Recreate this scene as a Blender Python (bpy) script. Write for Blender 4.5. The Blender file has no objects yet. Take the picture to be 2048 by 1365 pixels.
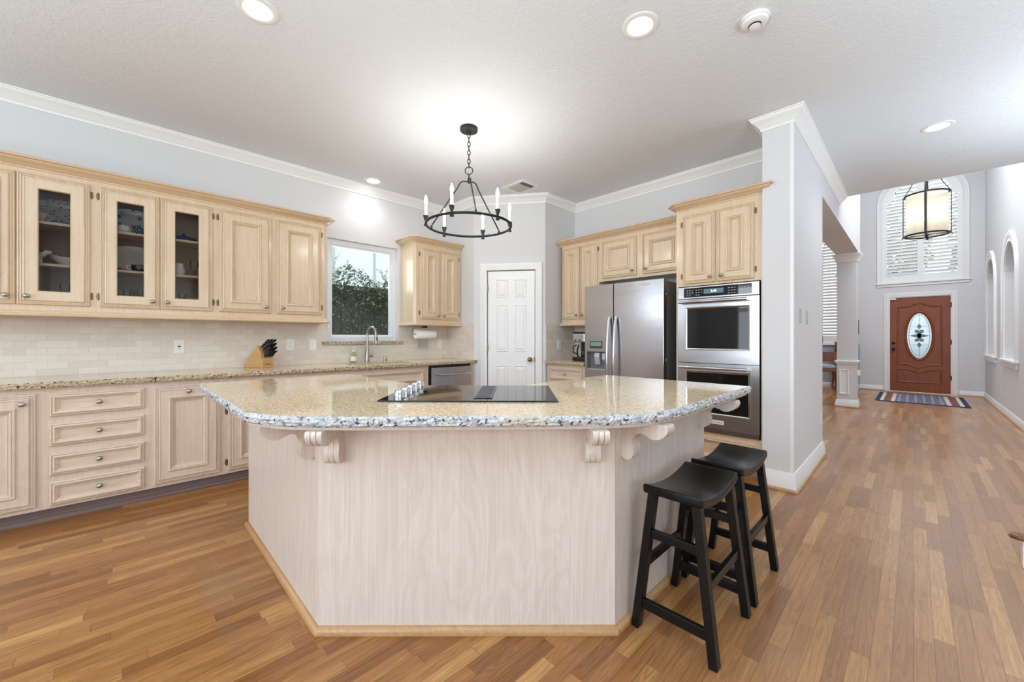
import bpy, bmesh, math, random
from mathutils import Vector, Matrix
random.seed(7)
S = bpy.context.scene
COL = S.collection
PI = math.pi
R = math.radians

# ------------------------------------------------------------------ camera, world, light, exposure
YAW = 45.564
cam_d = bpy.data.cameras.new('camera')
cam = bpy.data.objects.new('camera', cam_d); COL.objects.link(cam)
cam.location = (0, 0, 1.2); cam.rotation_euler = (R(90), 0, R(YAW))
cam_d.sensor_width = 36.0; cam_d.lens = 787.35 / 2048 * 36.0
cam_d.shift_y = -7.3 / 2048
cam_d.clip_start = 0.05; cam_d.clip_end = 200
S.camera = cam

W = bpy.data.worlds.new('sky'); S.world = W; W.use_nodes = True
_bg = W.node_tree.nodes['Background']
_bg.inputs[0].default_value = (0.86, 0.93, 1.0, 1); _bg.inputs[1].default_value = 2.3

S.view_settings.view_transform = 'Standard'; S.view_settings.look = 'None'
S.view_settings.gamma = 1.0; S.view_settings.use_curve_mapping = False
S.view_settings.exposure = 0.06
try:
    S.cycles.use_denoising = True
    S.cycles.max_bounces = 10; S.cycles.diffuse_bounces = 6; S.cycles.glossy_bounces = 4
    S.cycles.transparent_max_bounces = 12; S.cycles.transmission_bounces = 6
    S.cycles.sample_clamp_indirect = 6.0
    S.cycles.caustics_reflective = False; S.cycles.caustics_refractive = False
except Exception:
    pass

def light(name, kind, loc, energy, color=(1, 1, 1), size=None, size_y=None, aim=None, **kw):
    d = bpy.data.lights.new(name, kind); d.energy = energy; d.color = color
    if size is not None:
        if kind == 'AREA':
            d.shape = 'RECTANGLE' if size_y else 'SQUARE'; d.size = size
            if size_y: d.size_y = size_y
        else:
            d.shadow_soft_size = size
    for k, v in kw.items(): setattr(d, k, v)
    o = bpy.data.objects.new(name, d); COL.objects.link(o); o.location = loc
    if aim is not None:
        o.rotation_euler = (Vector(aim) - Vector(loc)).to_track_quat('-Z', 'Y').to_euler()
    return o

DAY = (0.76, 0.89, 1.0)
# daylight through the family-room windows behind the camera, the foyer and dining windows
light('daylight_rear_windows_upper', 'AREA', (-0.6, -4.75, 2.30), 64, DAY, 5.6, 0.55, (-0.6, 0, 2.1))
light('daylight_rear_windows_lower', 'AREA', (-0.6, -4.75, 1.35), 58, DAY, 5.6, 1.1, (-0.6, 0, 1.6))
light('daylight_side_windows', 'AREA', (4.35, -1.2, 1.6), 36, DAY, 4.6, 2.3, (0, -1.0, 1.9))
FOY = (0.93, 0.97, 1.0)
light('daylight_foyer_window', 'AREA', (0.1, 12.9, 3.9), 45, FOY, 1.4, 2.4, (0.1, 8.0, 1.8))
light('daylight_foyer_upper_windows', 'AREA', (0.05, 8.2, 5.4), 118, FOY, 1.4, 2.4, (0.05, 8.4, 0))  # added overhead fill for the foyer; no window opens there
light('daylight_dining_window', 'AREA', (-2.9, 11.9, 2.2), 60, FOY, 1.6, 2.0, (-2.4, 8.0, 1.0))
light('daylight_kitchen_window', 'AREA', (-4.72, 1.99, 2.02), 4, FOY, 0.75, 0.42, (-2.5, 1.99, 1.6))
# added lamps, no source seen: they throw fill light up at the ceiling
light('bounce_flash', 'AREA', (-0.2, -0.7, 1.9), 96, DAY, 0.9, None, (-0.2, -0.7, 3.0))
light('family_room_uplight', 'AREA', (-2.2, -2.2, 1.5), 22, DAY, 0.9, None, (-2.2, -2.2, 3.0))
light('side_room_uplight', 'AREA', (1.35, 1.7, 1.7), 44, DAY, 0.8, None, (1.35, 1.7, 3.0))
light('daylight_nook_transom', 'AREA', (-4.52, -2.2, 2.0), 22, DAY, 2.4, 0.26, (-2.0, -2.2, 1.7))  # added bright strip for the refrigerator to reflect, not a known window
light('hall_uplight', 'AREA', (1.7, 4.7, 1.7), 52, DAY, 0.8, None, (1.7, 4.7, 3.0))

# ------------------------------------------------------------------ scene helpers
def tag(o, label=None, cat=None, group=None, kind=None):
    if label: o['label'] = label
    if cat: o['category'] = cat
    if group: o['group'] = group
    if kind: o['kind'] = kind
    return o

def thing(name, label, cat, loc=(0, 0, 0), rz=0.0, group=None):
    o = bpy.data.objects.new(name, None); COL.objects.link(o)
    o.empty_display_size = 0.1
    o.location = loc; o.rotation_euler = (0, 0, rz)
    return tag(o, label, cat, group)

def copy_tree(o, parent=None):
    c = o.copy(); COL.objects.link(c)
    if parent is not None: c.parent = parent
    for ch in list(o.children): copy_tree(ch, c)
    return c

class MB:
    """collects shapes, then links them as one mesh object"""
    def __init__(s): s.v = []; s.f = []
    def add(s, vs, fs, M=None):
        b = len(s.v)
        if M is not None: vs = [M @ Vector(p) for p in vs]
        s.v += [tuple(p) for p in vs]; s.f += [[b + i for i in f] for f in fs]
        return s
    def box(s, x0, x1, y0, y1, z0, z1, M=None):
        vs = [(x0,y0,z0),(x1,y0,z0),(x1,y1,z0),(x0,y1,z0),(x0,y0,z1),(x1,y0,z1),(x1,y1,z1),(x0,y1,z1)]
        return s.add(vs, [(3,2,1,0),(4,5,6,7),(0,1,5,4),(1,2,6,5),(2,3,7,6),(3,0,4,7)], M)
    def prism(s, poly, a0, a1, axis='z', M=None):
        """poly of 2-D points extruded: z -> (x,y), y -> (x,z), x -> (y,z)"""
        n = len(poly)
        def P(p, a):
            return (p[0], p[1], a) if axis == 'z' else ((p[0], a, p[1]) if axis == 'y' else (a, p[0], p[1]))
        vs = [P(p, a0) for p in poly] + [P(p, a1) for p in poly]
        fs = [list(range(n))[::-1], list(range(n, 2*n))] + [(i, (i+1) % n, n + (i+1) % n, n + i) for i in range(n)]
        return s.add(vs, fs, M)
    def loft(s, loops, cap0=True, cap1=True, closed=False, M=None):
        n = len(loops[0]); vs = [p for l in loops for p in l]; fs = []
        m = len(loops)
        for k in range(m if closed else m - 1):
            a, b = k*n, ((k+1) % m)*n
            fs += [(a+i, a+(i+1) % n, b+(i+1) % n, b+i) for i in range(n)]
        if not closed:
            if cap0: fs.append(list(range(n))[::-1])
            if cap1: fs.append(list(range((m-1)*n, m*n)))
        return s.add(vs, fs, M)
    def lathe(s, prof, n=24, c=(0,0,0), axis='z', M=None, cap=True):
        loops = []
        for r, h in prof:
            l = []
            for i in range(n):
                a = 2*PI*i/n; x, y = r*math.cos(a), r*math.sin(a)
                p = (x, y, h) if axis == 'z' else ((x, -h, y) if axis == '-y' else ((h, x, y) if axis == 'x' else (x, h, y)))
                l.append((p[0]+c[0], p[1]+c[1], p[2]+c[2]))
            loops.append(l)
        return s.loft(loops, cap, cap, M=M)
    def tube(s, pts, r, n=10, closed=False, M=None, flat=None):
        pts = [Vector(p) for p in pts]; m = len(pts); loops = []
        up = Vector((0, 0, 1)); prev = None
        for i, p in enumerate(pts):
            if closed: t = (pts[(i+1) % m] - pts[i-1]).normalized()
            else: t = (pts[min(i+1, m-1)] - pts[max(i-1, 0)]).normalized()
            if prev is None:
                u = up if abs(t.dot(up)) < 0.95 else Vector((1, 0, 0))
                a = t.cross(u).normalized()
            else:
                a = (prev - t*prev.dot(t)).normalized()
            prev = a; b = t.cross(a)
            rr = r[i] if isinstance(r, (list, tuple)) else r
            fl = flat or 1.0
            loops.append([tuple(p + a*rr*math.cos(2*PI*k/n) + b*rr*fl*math.sin(2*PI*k/n)) for k in range(n)])
        return s.loft(loops, closed=closed, M=M)
    def bar(s, p0, p1, w, d, up=(0, 0, 1), M=None, w1=None, d1=None):
        """square bar from p0 to p1, ends cut across"""
        p0, p1 = Vector(p0), Vector(p1); t = (p1-p0).normalized(); u = Vector(up)
        a = t.cross(u).normalized(); b = a.cross(t)
        L = []
        for p, ww, dd in ((p0, w, d), (p1, w1 or w, d1 or d)):
            L.append([tuple(p + a*sx*ww/2 + b*sy*dd/2) for sx, sy in ((-1,-1),(1,-1),(1,1),(-1,1))])
        return s.loft(L, M=M)
    def sweep(s, prof, path, closed=False, side=1, M=None):
        """profile (out, up) along a plan path with mitred corners; out is to the right of travel for side=1"""
        n = len(path); loops = []
        def nrm(a, b):
            d = Vector((b[0]-a[0], b[1]-a[1])).normalized(); return Vector((d.y, -d.x))*side
        for i in range(n):
            if closed: n1, n2 = nrm(path[i-1], path[i]), nrm(path[i], path[(i+1) % n])
            else:
                n1 = nrm(path[max(i-1,0)], path[max(i-1,0)+1]); n2 = nrm(path[min(i,n-2)], path[min(i,n-2)+1])
            m = (n1+n2)/(1+n1.dot(n2))
            loops.append([(path[i][0]+m.x*o, path[i][1]+m.y*o, u) for o, u in prof])
        return s.loft(loops, closed=closed, M=M)
    def relief(s, x0, x1, z0, z1, rings, back=0.0, hole=False, M=None):
        """moulded panel facing -y: rings of (inset, height towards -y)"""
        loops = [[(x0,back,z0),(x1,back,z0),(x1,back,z1),(x0,back,z1)]]
        for ins, h in rings:
            loops.append([(x0+ins,-h,z0+ins),(x1-ins,-h,z0+ins),(x1-ins,-h,z1-ins),(x0+ins,-h,z1-ins)])
        if hole:
            ins = rings[-1][0]
            loops.append([(x0+ins,back,z0+ins),(x1-ins,back,z0+ins),(x1-ins,back,z1-ins),(x0+ins,back,z1-ins)])
            return s.loft(loops, closed=True, M=M)
        return s.loft(loops, M=M)
    def build(s, name, m, parent=None, loc=None, rz=0.0, bevel=0.0, seg=2, smooth=None, kind=None):
        me = bpy.data.meshes.new(name); bm = bmesh.new()
        vs = [bm.verts.new(p) for p in s.v]
        for f in s.f:
            try: bm.faces.new([vs[i] for i in f])
            except ValueError: pass
        bmesh.ops.recalc_face_normals(bm, faces=bm.faces)
        if bevel:
            es = [e for e in bm.edges if len(e.link_faces) == 2 and e.calc_face_angle(0) > R(30)]
            bmesh.ops.bevel(bm, geom=es, offset=bevel, segments=seg, profile=0.5, affect='EDGES', clamp_overlap=True)
        bm.to_mesh(me); bm.free()
        if smooth is not None:
            for p in me.polygons: p.use_smooth = True
            me.set_sharp_from_angle(angle=R(smooth))
        if m: me.materials.append(m)
        o = bpy.data.objects.new(name, me); COL.objects.link(o)
        if parent is not None: o.parent = parent
        if loc is not None: o.location = loc
        if rz: o.rotation_euler = (0, 0, rz)
        if kind: o['kind'] = kind
        return o

def arc(cx, cy, r, a0, a1, n):
    return [(cx + r*math.cos(R(a0+(a1-a0)*i/n)), cy + r*math.sin(R(a0+(a1-a0)*i/n))) for i in range(n+1)]

# ------------------------------------------------------------------ materials
def lin(c):
    return tuple((x/12.92 if x <= 0.04045 else ((x+0.055)/1.055)**2.4) for x in [v/255.0 for v in c])

class NT:
    def __init__(s, name):
        s.m = bpy.data.materials.new(name); s.m.use_nodes = True
        s.t = s.m.node_tree; s.b = s.t.nodes['Principled BSDF']; s.out = s.t.nodes['Material Output']
    def n(s, kind, **kw):
        nd = s.t.nodes.new(kind)
        for k, v in kw.items(): setattr(nd, k, v)
        return nd
    def put(s, sock, v):
        if v is None: return
        if hasattr(v, 'is_output') or isinstance(v, bpy.types.NodeSocket): s.t.links.new(v, sock)
        else:
            if isinstance(v, (tuple, list)) and len(v) == 3 and sock.type == 'RGBA': v = (*v, 1)
            sock.default_value = v
    def math(s, op, a, b=None, c=None, clamp=False):
        nd = s.n('ShaderNodeMath', operation=op, use_clamp=clamp)
        for i, v in enumerate((a, b, c)): s.put(nd.inputs[i], v)
        return nd.outputs[0]
    def coord(s, kind='Object'): return s.n('ShaderNodeTexCoord').outputs[kind]
    def sep(s, v):
        nd = s.n('ShaderNodeSeparateXYZ'); s.put(nd.inputs[0], v); return nd.outputs
    def comb(s, x=0, y=0, z=0):
        nd = s.n('ShaderNodeCombineXYZ')
        for i, v in enumerate((x, y, z)): s.put(nd.inputs[i], v)
        return nd.outputs[0]
    def scale(s, v, sc):
        nd = s.n('ShaderNodeMapping'); s.put(nd.inputs['Vector'], v); nd.inputs['Scale'].default_value = sc; return nd.outputs[0]
    def noise(s, v, sc=5, det=3, rough=0.5, dist=0.0):
        nd = s.n('ShaderNodeTexNoise'); s.put(nd.inputs['Vector'], v)
        s.put(nd.inputs['Scale'], sc); s.put(nd.inputs['Detail'], det); s.put(nd.inputs['Roughness'], rough); s.put(nd.inputs['Distortion'], dist)
        return nd.outputs[0]
    def white(s, v): 
        nd = s.n('ShaderNodeTexWhiteNoise', noise_dimensions='3D'); s.put(nd.inputs['Vector'], v); return nd.outputs[0]
    def voro(s, v, sc=5, feature='F1', out=0):
        nd = s.n('ShaderNodeTexVoronoi', feature=feature); s.put(nd.inputs['Vector'], v); s.put(nd.inputs['Scale'], sc); return nd.outputs[out]
    def ramp(s, v, stops, interp='LINEAR'):
        nd = s.n('ShaderNodeValToRGB'); cr = nd.color_ramp; cr.interpolation = interp
        while len(cr.elements) < len(stops): cr.elements.new(0.5)
        for e, (p, c) in zip(cr.elements, stops):
            e.position = p; e.color = (*c, 1) if len(c) == 3 else c
        s.put(nd.inputs[0], v); return nd.outputs[0]
    def mix(s, f, a, b, blend='MIX'):
        nd = s.n('ShaderNodeMix', data_type='RGBA', blend_type=blend)
        s.put(nd.inputs[0], f); s.put(nd.inputs[6], a); s.put(nd.inputs[7], b); return nd.outputs[2]
    def bump(s, h, strength=0.2, dist=0.01):
        nd = s.n('ShaderNodeBump'); s.put(nd.inputs['Height'], h); nd.inputs['Strength'].default_value = strength
        nd.inputs['Distance'].default_value = dist; s.t.links.new(nd.outputs[0], s.b.inputs['Normal']); return nd
    def set(s, **kw):
        for k, v in kw.items(): s.put(s.b.inputs[k.replace('_', ' ')], v)
        return s.m

def plain(name, rgb, rough=0.5, metal=0.0, var=0.04, sc=6.0, spec=0.5, coat=0.0, emit=None, es=0.0, bump=0.0, bsc=60):
    k = NT(name); c = lin(rgb)
    f = k.noise(k.coord(), sc, 3)
    col = k.mix(f, tuple(x*(1-var) for x in c), tuple(min(1, x*(1+var)) for x in c))
    k.set(Base_Color=col, Roughness=rough, Metallic=metal)
    k.b.inputs['Specular IOR Level'].default_value = spec
    if coat: k.b.inputs['Coat Weight'].default_value = coat; k.b.inputs['Coat Roughness'].default_value = 0.08
    if emit: k.b.inputs['Emission Color'].default_value = (*emit, 1); k.b.inputs['Emission Strength'].default_value = es
    if bump: k.bump(k.noise(k.coord(), bsc, 4), bump, 0.003)
    return k.m

def wood(name, c1, c2, axis=2, rough=0.38, coat=0.25, fine=70.0, figure=0.5, dark=0.0):
    k = NT(name); o = k.coord(); sc = [1.0, 1.0, 1.0]
    a = [fine]*3; a[axis] = 2.0
    g = k.noise(k.scale(o, a), 1.0, 5, 0.6)
    b = [6.0]*3; b[axis] = 1.1
    w = k.noise(k.scale(o, b), 1.0, 3, 0.5, 1.5)
    bands = k.math('FRACT', k.math('MULTIPLY', w, 7.0))
    bands = k.math('ABSOLUTE', k.math('SUBTRACT', bands, 0.5))
    f = k.math('ADD', k.math('MULTIPLY', g, 0.7), k.math('MULTIPLY', bands, figure*0.6))
    col = k.ramp(f, [(0.2, lin(c2)), (0.75, lin(c1))])
    k.set(Base_Color=col, Roughness=rough)
    k.b.inputs['Coat Weight'].default_value = coat; k.b.inputs['Coat Roughness'].default_value = 0.15
    k.bump(g, 0.05, 0.002)
    return k.m

def glass(name, tint=(0.96, 0.98, 0.98), refl=0.12, rough=0.01):
    k = NT(name); t = k.t
    tr = k.n('ShaderNodeBsdfTransparent'); tr.inputs[0].default_value = (*tint, 1)
    gl = k.n('ShaderNodeBsdfGlossy'); gl.inputs[1].default_value = rough
    lw = k.n('ShaderNodeLayerWeight'); lw.inputs[0].default_value = 0.25
    f = k.math('MULTIPLY', lw.outputs[0], refl, clamp=True)
    mx = k.n('ShaderNodeMixShader'); t.links.new(f, mx.inputs[0]); t.links.new(tr.outputs[0], mx.inputs[1]); t.links.new(gl.outputs[0], mx.inputs[2])
    t.links.new(mx.outputs[0], k.out.inputs[0]); return k.m

def make_floor():
    k = NT('oak_strip_floor'); x, y, z = k.sep(k.coord())
    s = k.math('DIVIDE', x, 0.0572); si = k.math('FLOOR', s); sf = k.math('FRACT', s)
    r1 = k.white(k.comb(si, 3.1, 0.5)); r2 = k.white(k.comb(si, 7.7, 1.5))
    L = k.math('ADD', k.math('MULTIPLY', r1, 0.5), 0.42)
    p = k.math('ADD', k.math('DIVIDE', y, L), k.math('MULTIPLY', r2, 13.0))
    pi_, pf = k.math('FLOOR', p), k.math('FRACT', p)
    rnd = k.white(k.comb(si, pi_, 2.5)); rnd2 = k.white(k.comb(si, pi_, 9.5))
    tone = k.ramp(rnd, [(0.0, lin((135, 86, 43))), (0.25, lin((152, 102, 54))), (0.55, lin((163, 112, 62))), (0.82, lin((174, 125, 71))), (1.0, lin((196, 149, 90)))])
    gv = k.comb(k.math('MULTIPLY', x, 95.0), k.math('ADD', k.math('MULTIPLY', y, 2.6), k.math('MULTIPLY', rnd, 40.0)), k.math('MULTIPLY', rnd2, 30.0))
    g = k.noise(gv, 1.0, 5, 0.65)
    cv = k.comb(k.math('MULTIPLY', x, 22.0), k.math('ADD', k.math('MULTIPLY', y, 1.6), k.math('MULTIPLY', rnd2, 60.0)), k.math('MULTIPLY', rnd, 20.0))
    w = k.noise(cv, 1.0, 2, 0.5, 0.8); bands = k.math('ABSOLUTE', k.math('SUBTRACT', k.math('FRACT', k.math('MULTIPLY', w, 9.0)), 0.5))
    gm = k.math('ADD', k.math('MULTIPLY', g, 0.75), k.math('MULTIPLY', bands, 0.5))
    shade = k.ramp(gm, [(0.25, (0.60, 0.56, 0.52)), (0.72, (1.14, 1.14, 1.14))])
    col = k.mix(1.0, tone, shade, 'MULTIPLY')
    # worn grey patch beside the island and worn traffic lane
    def blob(cx, cy, rx, ry):
        dx = k.math('DIVIDE', k.math('SUBTRACT', x, cx), rx); dy = k.math('DIVIDE', k.math('SUBTRACT', y, cy), ry)
        d = k.math('SQRT', k.math('ADD', k.math('MULTIPLY', dx, dx), k.math('MULTIPLY', dy, dy)))
        n = k.noise(k.coord(), 9.0, 4, 0.6)
        return k.math('MULTIPLY', k.math('SUBTRACT', 1.15, k.math('ADD', d, k.math('MULTIPLY', n, 0.5)), clamp=True), 1.0, clamp=True)
    col = k.mix(k.math('MULTIPLY', blob(-2.33, 0.34, 0.34, 0.16), 0.6), col, lin((158, 128, 102)))
    col = k.mix(k.math('MULTIPLY', blob(-1.93, 0.30, 0.26, 0.05), 0.5), col, lin((132, 106, 86)))
    # reflected haze over the hall planks, painted in as a paler tone
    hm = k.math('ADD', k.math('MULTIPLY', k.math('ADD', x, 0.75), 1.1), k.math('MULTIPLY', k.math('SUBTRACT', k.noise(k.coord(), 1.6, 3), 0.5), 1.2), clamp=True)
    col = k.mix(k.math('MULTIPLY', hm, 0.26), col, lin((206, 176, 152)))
    e = k.math('MINIMUM', sf, k.math('SUBTRACT', 1.0, sf)); e2 = k.math('MINIMUM', pf, k.math('SUBTRACT', 1.0, pf))
    gap = k.math('MINIMUM', k.math('DIVIDE', e, 0.022), k.math('DIVIDE', e2, 0.0022), clamp=True)
    col = k.mix(k.math('MULTIPLY', k.math('SUBTRACT', 1.0, gap, clamp=True), 0.7), col, lin((72, 44, 22)))
    k.set(Base_Color=col, Roughness=k.math('ADD', 0.24, k.math('MULTIPLY', g, 0.12)))
    k.b.inputs['Specular IOR Level'].default_value = 0.5
    k.b.inputs['Coat Weight'].default_value = 0.25; k.b.inputs['Coat Roughness'].default_value = 0.18
    k.bump(k.math('ADD', k.math('MULTIPLY', gap, 0.6), k.math('MULTIPLY', g, 0.12)), 0.12, 0.002)
    return k.m

def make_granite(name, rough=0.06, edge=False, e0=(138, 140, 144), e1=(188, 190, 194), e2=(220, 222, 226)):
    k = NT(name); o = k.coord()
    cl = k.noise(o, 3.2, 4, 0.6, 0.6)
    n1 = k.noise(k.scale(o, (46, 46, 46) if edge else (56, 96, 78)), 1.0, 4, 0.7)
    n2 = k.noise(k.scale(o, (62, 62, 62) if edge else (80, 140, 115)), 1.0, 3, 0.6)
    v = k.voro(k.scale(o, (60, 60, 60) if edge else (55, 120, 90)), 1.0)
    if edge:
        base = k.ramp(n1, [(0.3, lin(e0)), (0.48, lin(e1)), (0.7, lin(e2))])
        base = k.mix(k.ramp(cl, [(0.5, (0, 0, 0)), (0.7, (0.8, 0.8, 0.8))]), base, lin((190, 174, 144)))
        spots = k.ramp(n2, [(0.37, (1, 1, 1)), (0.43, (0, 0, 0))])
        col = k.mix(spots, base, lin((52, 51, 54)))
    else:
        base = k.ramp(n1, [(0.30, lin((176, 148, 112))), (0.46, lin((214, 194, 162))), (0.66, lin((234, 222, 200)))])
        base = k.mix(k.ramp(cl, [(0.45, (0, 0, 0)), (0.72, (0.5, 0.5, 0.5))]), base, lin((220, 188, 136)))
        spots = k.ramp(n2, [(0.345, (1, 1, 1)), (0.405, (0, 0, 0))])
        col = k.mix(spots, base, lin((112, 96, 78)))
        gs = k.ramp(v, [(0.10, (0.6, 0.6, 0.6)), (0.2, (0, 0, 0))])
        col = k.mix(gs, col, lin((150, 142, 134)))
    k.set(Base_Color=col, Roughness=rough)
    if edge: k.bump(k.noise(o, 40, 5, 0.7), 0.7, 0.012)
    return k.m

def make_tile(name, ax, light, dark):
    k = NT(name); x, y, z = k.sep(k.coord())
    u = (x, y)[ax]
    zz = k.math('SUBTRACT', z, 0.914)
    br = k.n('ShaderNodeTexBrick'); k.put(br.inputs['Vector'], k.comb(u, zz, 0))
    br.offset = 0.5
    br.inputs['Color1'].default_value = (*lin(light), 1); br.inputs['Color2'].default_value = (*lin(dark), 1)
    br.inputs['Mortar'].default_value = (*lin((206, 198, 188)), 1)
    br.inputs['Scale'].default_value = 1.0; br.inputs['Mortar Size'].default_value = 0.0016; br.inputs['Mortar Smooth'].default_value = 0.3
    br.inputs['Bias'].default_value = -0.2; br.inputs['Brick Width'].default_value = 0.104; br.inputs['Row Height'].default_value = 0.0525
    n = k.noise(k.coord(), 22, 4, 0.6)
    col = k.mix(k.math('MULTIPLY', n, 0.25), br.outputs[0], lin((214, 204, 192)))
    k.set(Base_Color=col, Roughness=0.35)
    k.bump(k.math('SUBTRACT', 1.0, br.outputs[1]), 0.35, 0.002)
    return k.m

def make_steel(name, rgb=(188, 188, 190), rough=0.24, axis=0):
    k = NT(name); sc = [400.0]*3; sc[axis] = 3.0
    n = k.noise(k.scale(k.coord(), sc), 1.0, 3)
    w = k.noise(k.scale(k.coord(), (1.2, 1.2, 5.0)), 1.0, 2)
    c = lin(rgb)
    k.set(Base_Color=k.mix(n, tuple(x*0.94 for x in c), c), Metallic=1.0, Roughness=k.math('ADD', rough-0.04, k.math('MULTIPLY', n, 0.08)))
    k.bump(k.math('ADD', k.math('MULTIPLY', n, 0.02), w), 0.16, 0.012)
    return k.m

def make_plaster(name, rgb, bump=0.0, rough=0.75):
    k = NT(name); c = lin(rgb); o = k.coord()
    n = k.noise(o, 2.0, 2)
    k.set(Base_Color=k.mix(n, tuple(x*0.985 for x in c), c), Roughness=rough)
    k.b.inputs['Specular IOR Level'].default_value = 0.25
    if bump:
        h = k.ramp(k.noise(o, 46, 4, 0.55, 0.6), [(0.42, (0, 0, 0)), (0.60, (1, 1, 1))])
        k.bump(h, bump, 0.004)
    else:
        k.bump(k.noise(o, 160, 2), 0.03, 0.002)
    return k.m

M = {}
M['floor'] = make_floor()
M['ceiling'] = make_plaster('ceiling_paint', (226, 230, 234), 0.30)
M['wall'] = make_plaster('wall_paint', (219, 219, 221))
M['dining_wall'] = make_plaster('dining_blue_paint', (176, 190, 204))
M['trim'] = plain('white_trim_paint', (238, 238, 238), 0.35, var=0.01)
M['door_white'] = plain('white_door_paint', (240, 240, 240), 0.4, var=0.01)
M['upper'] = wood('maple_cream', (228, 207, 179), (208, 183, 151), 2, 0.34, 0.35, 60, 0.35)  # same maple as the bases; warm lamplight on the uppers put into the tone
M['upper_h'] = wood('maple_cream_moulding', (225, 201, 170), (205, 176, 142), 0, 0.34, 0.35, 60, 0.3)
M['base'] = wood('maple_pickled', (224, 206, 188), (202, 180, 162), 2, 0.42, 0.2, 60, 0.5)
M['base_h'] = wood('maple_pickled_drawer', (224, 206, 186), (202, 180, 160), 0, 0.42, 0.2, 60, 0.6)
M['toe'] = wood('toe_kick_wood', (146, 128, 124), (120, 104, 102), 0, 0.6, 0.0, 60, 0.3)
M['island'] = wood('island_pickled_oak', (222, 212, 203), (200, 186, 176), 2, 0.45, 0.1, 95, 0.55)
M['inside'] = wood('cabinet_inside', (196, 172, 148), (176, 150, 126), 2, 0.5, 0.0, 60, 0.3)
M['shoe'] = wood('oak_shoe_moulding', (196, 156, 112), (166, 124, 82), 0, 0.4, 0.2, 80, 0.4)
M['granite'] = make_granite('granite_polished')
M['granite_edge'] = make_granite('granite_chiselled_edge', 0.45, True)  # broken granite, with blue window light on the island put into its grey
M['granite_edge_tan'] = make_granite('granite_chiselled_edge_tan', 0.45, True, (150, 132, 104), (190, 172, 140), (214, 202, 178))
M['tile_y'] = make_tile('tumbled_tile_along_y', 1, (226, 218, 208), (212, 202, 190))
M['tile_x'] = make_tile('tumbled_tile_along_x', 0, (226, 216, 204), (214, 202, 188))
M['steel'] = make_steel('brushed_steel')
M['steel_v'] = make_steel('brushed_steel_vertical', (190, 190, 194), 0.22, 2)
M['steel_dark'] = plain('dark_grey_enamel', (112, 112, 116), 0.4, var=0.03)
M['chrome'] = plain('chrome', (215, 215, 218), 0.12, 1.0, var=0.02)
M['nickel'] = plain('satin_nickel', (176, 168, 154), 0.28, 1.0, var=0.05)
M['brass'] = plain('antique_brass', (122, 104, 74), 0.35, 1.0, var=0.15, sc=90)
M['black'] = plain('black_plastic', (20, 20, 22), 0.35, var=0.1)
M['black_glass'] = plain('black_glass', (9, 9, 11), 0.03, var=0.05, spec=0.6)
M['oven_glass'] = plain('oven_window_glass', (14, 14, 15), 0.03, var=0.05, spec=0.5)
M['grey_metal'] = plain('grey_grille_metal', (92, 92, 96), 0.35, 0.6)
M['iron'] = plain('black_iron', (38, 38, 38), 0.5, 0.4, var=0.15, sc=50, bump=0.1)
M['stool'] = None
M['white_plastic'] = plain('white_plastic', (236, 236, 234), 0.35, var=0.01)
M['grey_plastic'] = plain('grey_wall_plate', (198, 198, 196), 0.3, 0.3, var=0.02)
M['paper'] = plain('paper_towel', (244, 244, 244), 0.9, var=0.02, bump=0.3, bsc=140)
M['beech'] = wood('beech_block', (214, 174, 118), (190, 146, 92), 0, 0.45, 0.1, 60, 0.3)
M['glass'] = glass('clear_pane', refl=0.35)
M['cab_glass'] = glass('cabinet_pane', (0.80, 0.80, 0.80), 0.35)
M['stemware'] = glass('stemware_glass', (0.95, 0.96, 0.96), 1.2, 0.02)
M['china'] = plain('white_china', (226, 222, 214), 0.15, var=0.02)
M['vinyl'] = plain('white_window_vinyl', (232, 236, 240), 0.4, var=0.01)
M['red_wood'] = wood('cherry_door', (154, 80, 44), (116, 56, 28), 2, 0.45, 0.05, 60, 0.5)
M['brown_wood'] = wood('walnut_chair', (132, 78, 42), (96, 52, 28), 2, 0.35, 0.3, 60, 0.4)
M['dark_wood'] = wood('dark_sideboard', (84, 42, 28), (60, 28, 18), 2, 0.35, 0.3, 60, 0.4)
M['bronze'] = plain('dark_bronze', (46, 36, 30), 0.4, 0.8, var=0.1)
M['gold'] = plain('gilt_frame', (146, 122, 78), 0.45, 0.6, var=0.2, sc=60)
M['fabric'] = plain('pale_blue_seat_fabric', (170, 182, 190), 0.9, var=0.1, sc=80)
def emitter(name, rgb, es):
    k = NT(name); k.set(Base_Color=rgb, Roughness=0.4)
    k.b.inputs['Emission Color'].default_value = (*rgb, 1); k.b.inputs['Emission Strength'].default_value = es
    return k.m
M['can_lens'] = emitter('recessed_lamp_lens', (1.0, 0.98, 0.95), 30.0)
M['bulb'] = emitter('candle_bulb', (1.0, 0.95, 0.88), 60.0)
M['lantern_bulb'] = emitter('lantern_bulb', (1.0, 0.90, 0.74), 40.0)
M['oven_display'] = emitter('oven_display', (0.10, 0.16, 0.19), 0.15)
M['digits'] = emitter('display_digits', (0.85, 0.95, 1.0), 1.5)
M['lcd'] = plain('fridge_lcd', (128, 150, 138), 0.2)
M['dark_lcd'] = plain('fridge_lcd_dark', (52, 64, 58), 0.2)
M['print'] = plain('panel_print', (170, 170, 170), 0.5)
M['ink'] = plain('dark_ink', (40, 38, 38), 0.5)
M['candle'] = plain('candle_sleeve', (246, 244, 238), 0.5, emit=(1.0, 0.95, 0.88), es=0.0)

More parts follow.
